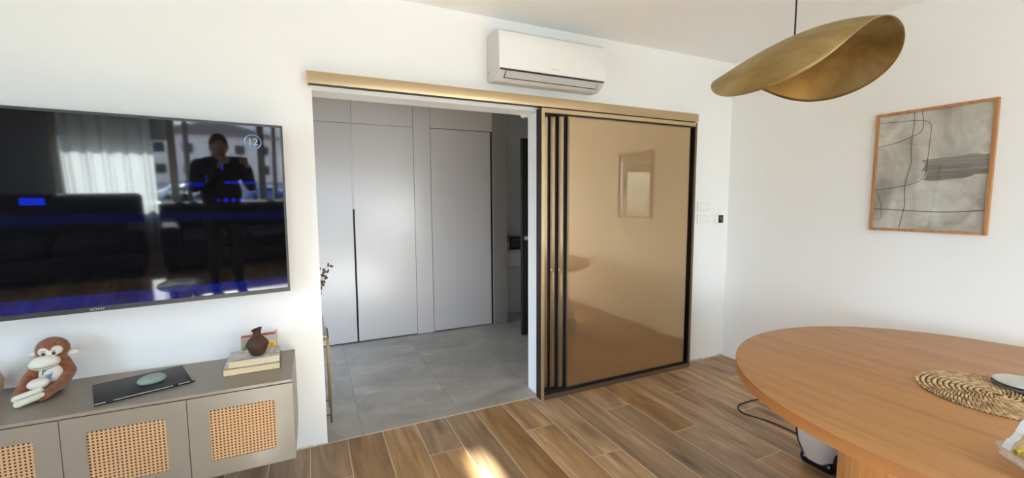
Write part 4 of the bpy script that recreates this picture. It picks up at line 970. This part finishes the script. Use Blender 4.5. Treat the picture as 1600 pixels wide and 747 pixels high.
for s_ in (-1, 1): b.ball(hd+Vector((s_*.079, -.002, -.012)), .010, .020, .032)                              # ears
b.ball((X, Y, 1.27), .145, .09, .17); b.ball((X, Y, 1.05), .13, .09, .16); b.ball((X, Y, .92), .145, .10, .11)
b.limb(shl, ell, .042, .036); b.limb(ell, wrl, .036, .025); b.limb(shr, elr, .042, .036); b.limb(elr, wrr, .036, .025)
for s_ in (-1, 1):
    b.limb((X+s_*.09, Y, .90), (X+s_*.10, Y+.01, .49), .075, .05); b.limb((X+s_*.10, Y+.01, .49), (X+s_*.11, Y-.02, .09), .05, .032); b.limb((X+s_*.11, Y-.03, .05), (X+s_*.13, Y+.13, .035), .034, .025)
# hands round the ends of the phone: palm, four bent fingers, thumb
PH = Vector((-3.565, -2.815, 1.470))
def hand(w, side):
    palm = PH+Vector((side*.110, -.030, -.026)); b.limb(w, palm+Vector((0, -.02, -.01)), .024, .026); b.ball(palm, .020, .034, .040)
    for k in range(4):
        z = -.030+.019*k; L = (.8, .95, 1, .9)[k]
        p0 = palm+Vector((side*.004, .018, .012+z*.6+.02)); p1 = PH+Vector((side*.094, .010, z)); p2 = PH+Vector((side*(.086-.030*L), .0145, z+.002)); p3 = PH+Vector((side*(.086-.048*L), .0125, z+.002))
        b.limb(p0, p1, .0088, .008, 8); b.limb(p1, p2, .008, .0072, 8); b.limb(p2, p3, .0072, .0062, 8)
    q0 = palm+Vector((-side*.012, .010, .012)); q1 = PH+Vector((side*.058, -.022, .000)); q2 = PH+Vector((side*.038, -.015, .012)); b.limb(q0, q1, .011, .009, 8); b.limb(q1, q2, .009, .007, 8)
hand(wrl, -1); hand(wrr, 1)
o = b.build('body', M_skin, ps); mod_remesh(o, .006, 3, .5)
for s_ in (-1, 1):
    b = MB(); b.ball(hd+Vector((s_*.031, .083, .008)), .0125, .0125, .0125, seg=14, rings=10); ey = b.build('eye', M_white, ps, smooth='full')
    b = MB(); b.ball(hd+Vector((s_*.031, .0935, .007)), .0055, .003, .0055, seg=12, rings=8); b.build('iris', M_black, ey, smooth='full')
b = MB()
b.ball((X, Y-.01, 1.30), .20, .125, .165); b.ball((X, Y, 1.08), .195, .130, .22); b.ball((X, Y, .92), .19, .13, .13); b.limb((X-.10, Y, 1.40), (X+.10, Y, 1.40), .075, .075)
b.limb(shl, ell, .066, .056); b.limb(ell, Vector(ell).lerp(Vector(wrl), .93), .056, .040); b.limb(shr, elr, .066, .056); b.limb(elr, Vector(elr).lerp(Vector(wrr), .93), .056, .040); b.limb((X, Y-.015, 1.40), (X, Y-.012, 1.47), .072, .068)
o = b.build('jacket', M_jack, ps); mod_remesh(o, .012, 5)
b = MB()
for s_ in (-1, 1): b.limb((X+s_*.085, Y, .88), (X+s_*.10, Y+.01, .49), .095, .068); b.limb((X+s_*.10, Y+.01, .49), (X+s_*.11, Y-.02, .12), .068, .055)
b.ball((X, Y, .90), .158, .112, .10); o = b.build('trousers', M_trou, ps); mod_remesh(o, .012, 4)
for s_ in (-1, 1):
    b = MB(); b.limb((X+s_*.11, Y-.045, .052), (X+s_*.13, Y+.14, .042), .046, .038); o = b.build('shoe', M_black, ps); mod_remesh(o, .008, 3)
b = MB(); b.ball(hd+Vector((0, -.014, .022)), .086, .102, .112, seg=28, rings=18)
bmesh.ops.bisect_plane(b.bm, geom=b.bm.verts[:]+b.bm.edges[:]+b.bm.faces[:], plane_co=hd+Vector((0, .065, .035)), plane_no=Vector((0, .75, -.66)), clear_outer=True)
es = [e_ for e_ in b.bm.edges if e_.is_boundary]; bmesh.ops.holes_fill(b.bm, edges=es); b.build('hair', M_hair, ps, smooth=True)
ph = thing('phone', 'black phone held up sideways by the mirrored photographer', 'phone', PH)
b = MB(); b.box(PH.x-.082, PH.x+.082, PH.y-.0045, PH.y+.0045, PH.z-.038, PH.z+.038, bev=.004, seg=3); b.build('phone_body', M_gloss_black, ph, smooth=True)
b = MB(); b.box(PH.x+.012, PH.x+.045, PH.y+.0045, PH.y+.0062, PH.z-.002, PH.z+.032, bev=.0008); cm = b.build('camera_bump', M_black, ph)
for dz in (.006, .024): b = MB(); b.lathe([(0, 0), (.006, 0), (.006, .0015), (0, .0015)], (PH.x+.028, PH.y+.0075, PH.z+dz), 20, M=Matrix.Rotation(R(90), 3, 'X')); b.build('lens', M_gloss_black, cm)

# street outside (mirrored in the television)
GZ = -7.5
b = MB(); b.box(-90, 60, -130, -8, GZ-.2, GZ); struct('street', b, simple('asphalt and paving', rgb(150, 146, 142), .9, vary=.25, vs=.5))
b = MB(); b.box(-90, 60, -52, -44, GZ, GZ+.12); b.box(-90, 60, -26, -20, GZ, GZ+.12); tag(b.build('grass_verge', simple('dry grass', rgb(150, 150, 84), .95, vary=.35, vs=.8), kind='stuff'), 'strips of dry green grass along the street outside', 'grass')
def car(x, y, col, lab):
    o = thing('car', lab, 'car', (x, y, GZ), group='cars parked along the street')
    pf_ = [(-2.1, .35), (-2.15, .75), (-1.6, .95), (-1.0, 1.42), (.7, 1.45), (1.3, .98), (2.1, .82), (2.15, .4)]
    b = MB(); b.prism([(x+a, GZ+z) for a, z in pf_], 'y', y-.85, y+.85); q_ = b.build('car_body', simple('car paint', rgb(*col), .25), o)
    b = MB(); b.prism([(x+a, GZ+z) for a, z in ((-1.35, 1.0), (-.92, 1.36), (.62, 1.38), (1.05, 1.0))], 'y', y+.851, y+.865); b.build('side_window', M_gloss_black, q_)
    for wx in (-1.35, 1.35):
        for wy in (-.8, .8): b = MB(); b.lathe([(0, -.1), (.3, -.1), (.33, 0), (.3, .1), (0, .1)], (x+wx, y+wy, GZ+.335), 20, M=Matrix.Rotation(R(90), 3, 'X')); b.build('wheel', M_black, o)
car(3.0, -38, (120, 122, 126), 'grey car parked nearest the building, mirrored in the television')
car(5.5, -56, (60, 84, 170), 'blue car parked across the street, mirrored in the television')
car(-2.5, -57, (225, 228, 230), 'white car parked across the street, mirrored in the television')
def house(x, y, w, d, h, col, roof, lab):
    o = thing('house', lab, 'house', (x, y, GZ), group='houses across the street')
    b = MB(); b.box(x-w/2, x+w/2, y-d/2, y+d/2, GZ, GZ+h); wl = b.build('house_wall', simple('house render', rgb(*col), .9), o)
    b = MB(); b.prism([(x-w/2-.4, GZ+h), (x+w/2+.4, GZ+h), (x, GZ+h+2.2)], 'y', y-d/2-.4, y+d/2+.4); b.build('roof', simple('roof tiles', rgb(*roof), .85), o)
    for i in range(int(w//3)):
        for zf in (1.2, 4.0):
            if zf+1.5 < h: b = MB(); xx = x-w/2+1.2+i*3; b.box(xx, xx+1.2, y+d/2, y+d/2+.05, GZ+zf, GZ+zf+1.3); b.build('window', M_gloss_black, wl)
house(-18, -72, 14, 9, 6, (226, 206, 190), (150, 92, 70), 'cream house with a brown roof at the left across the street')
house(2, -75, 16, 9, 6.5, (232, 214, 204), (120, 104, 100), 'pale pink house with a grey roof in the middle across the street')
house(20, -73, 13, 9, 6, (214, 210, 206), (96, 96, 110), 'light grey house with a dark roof at the right across the street')
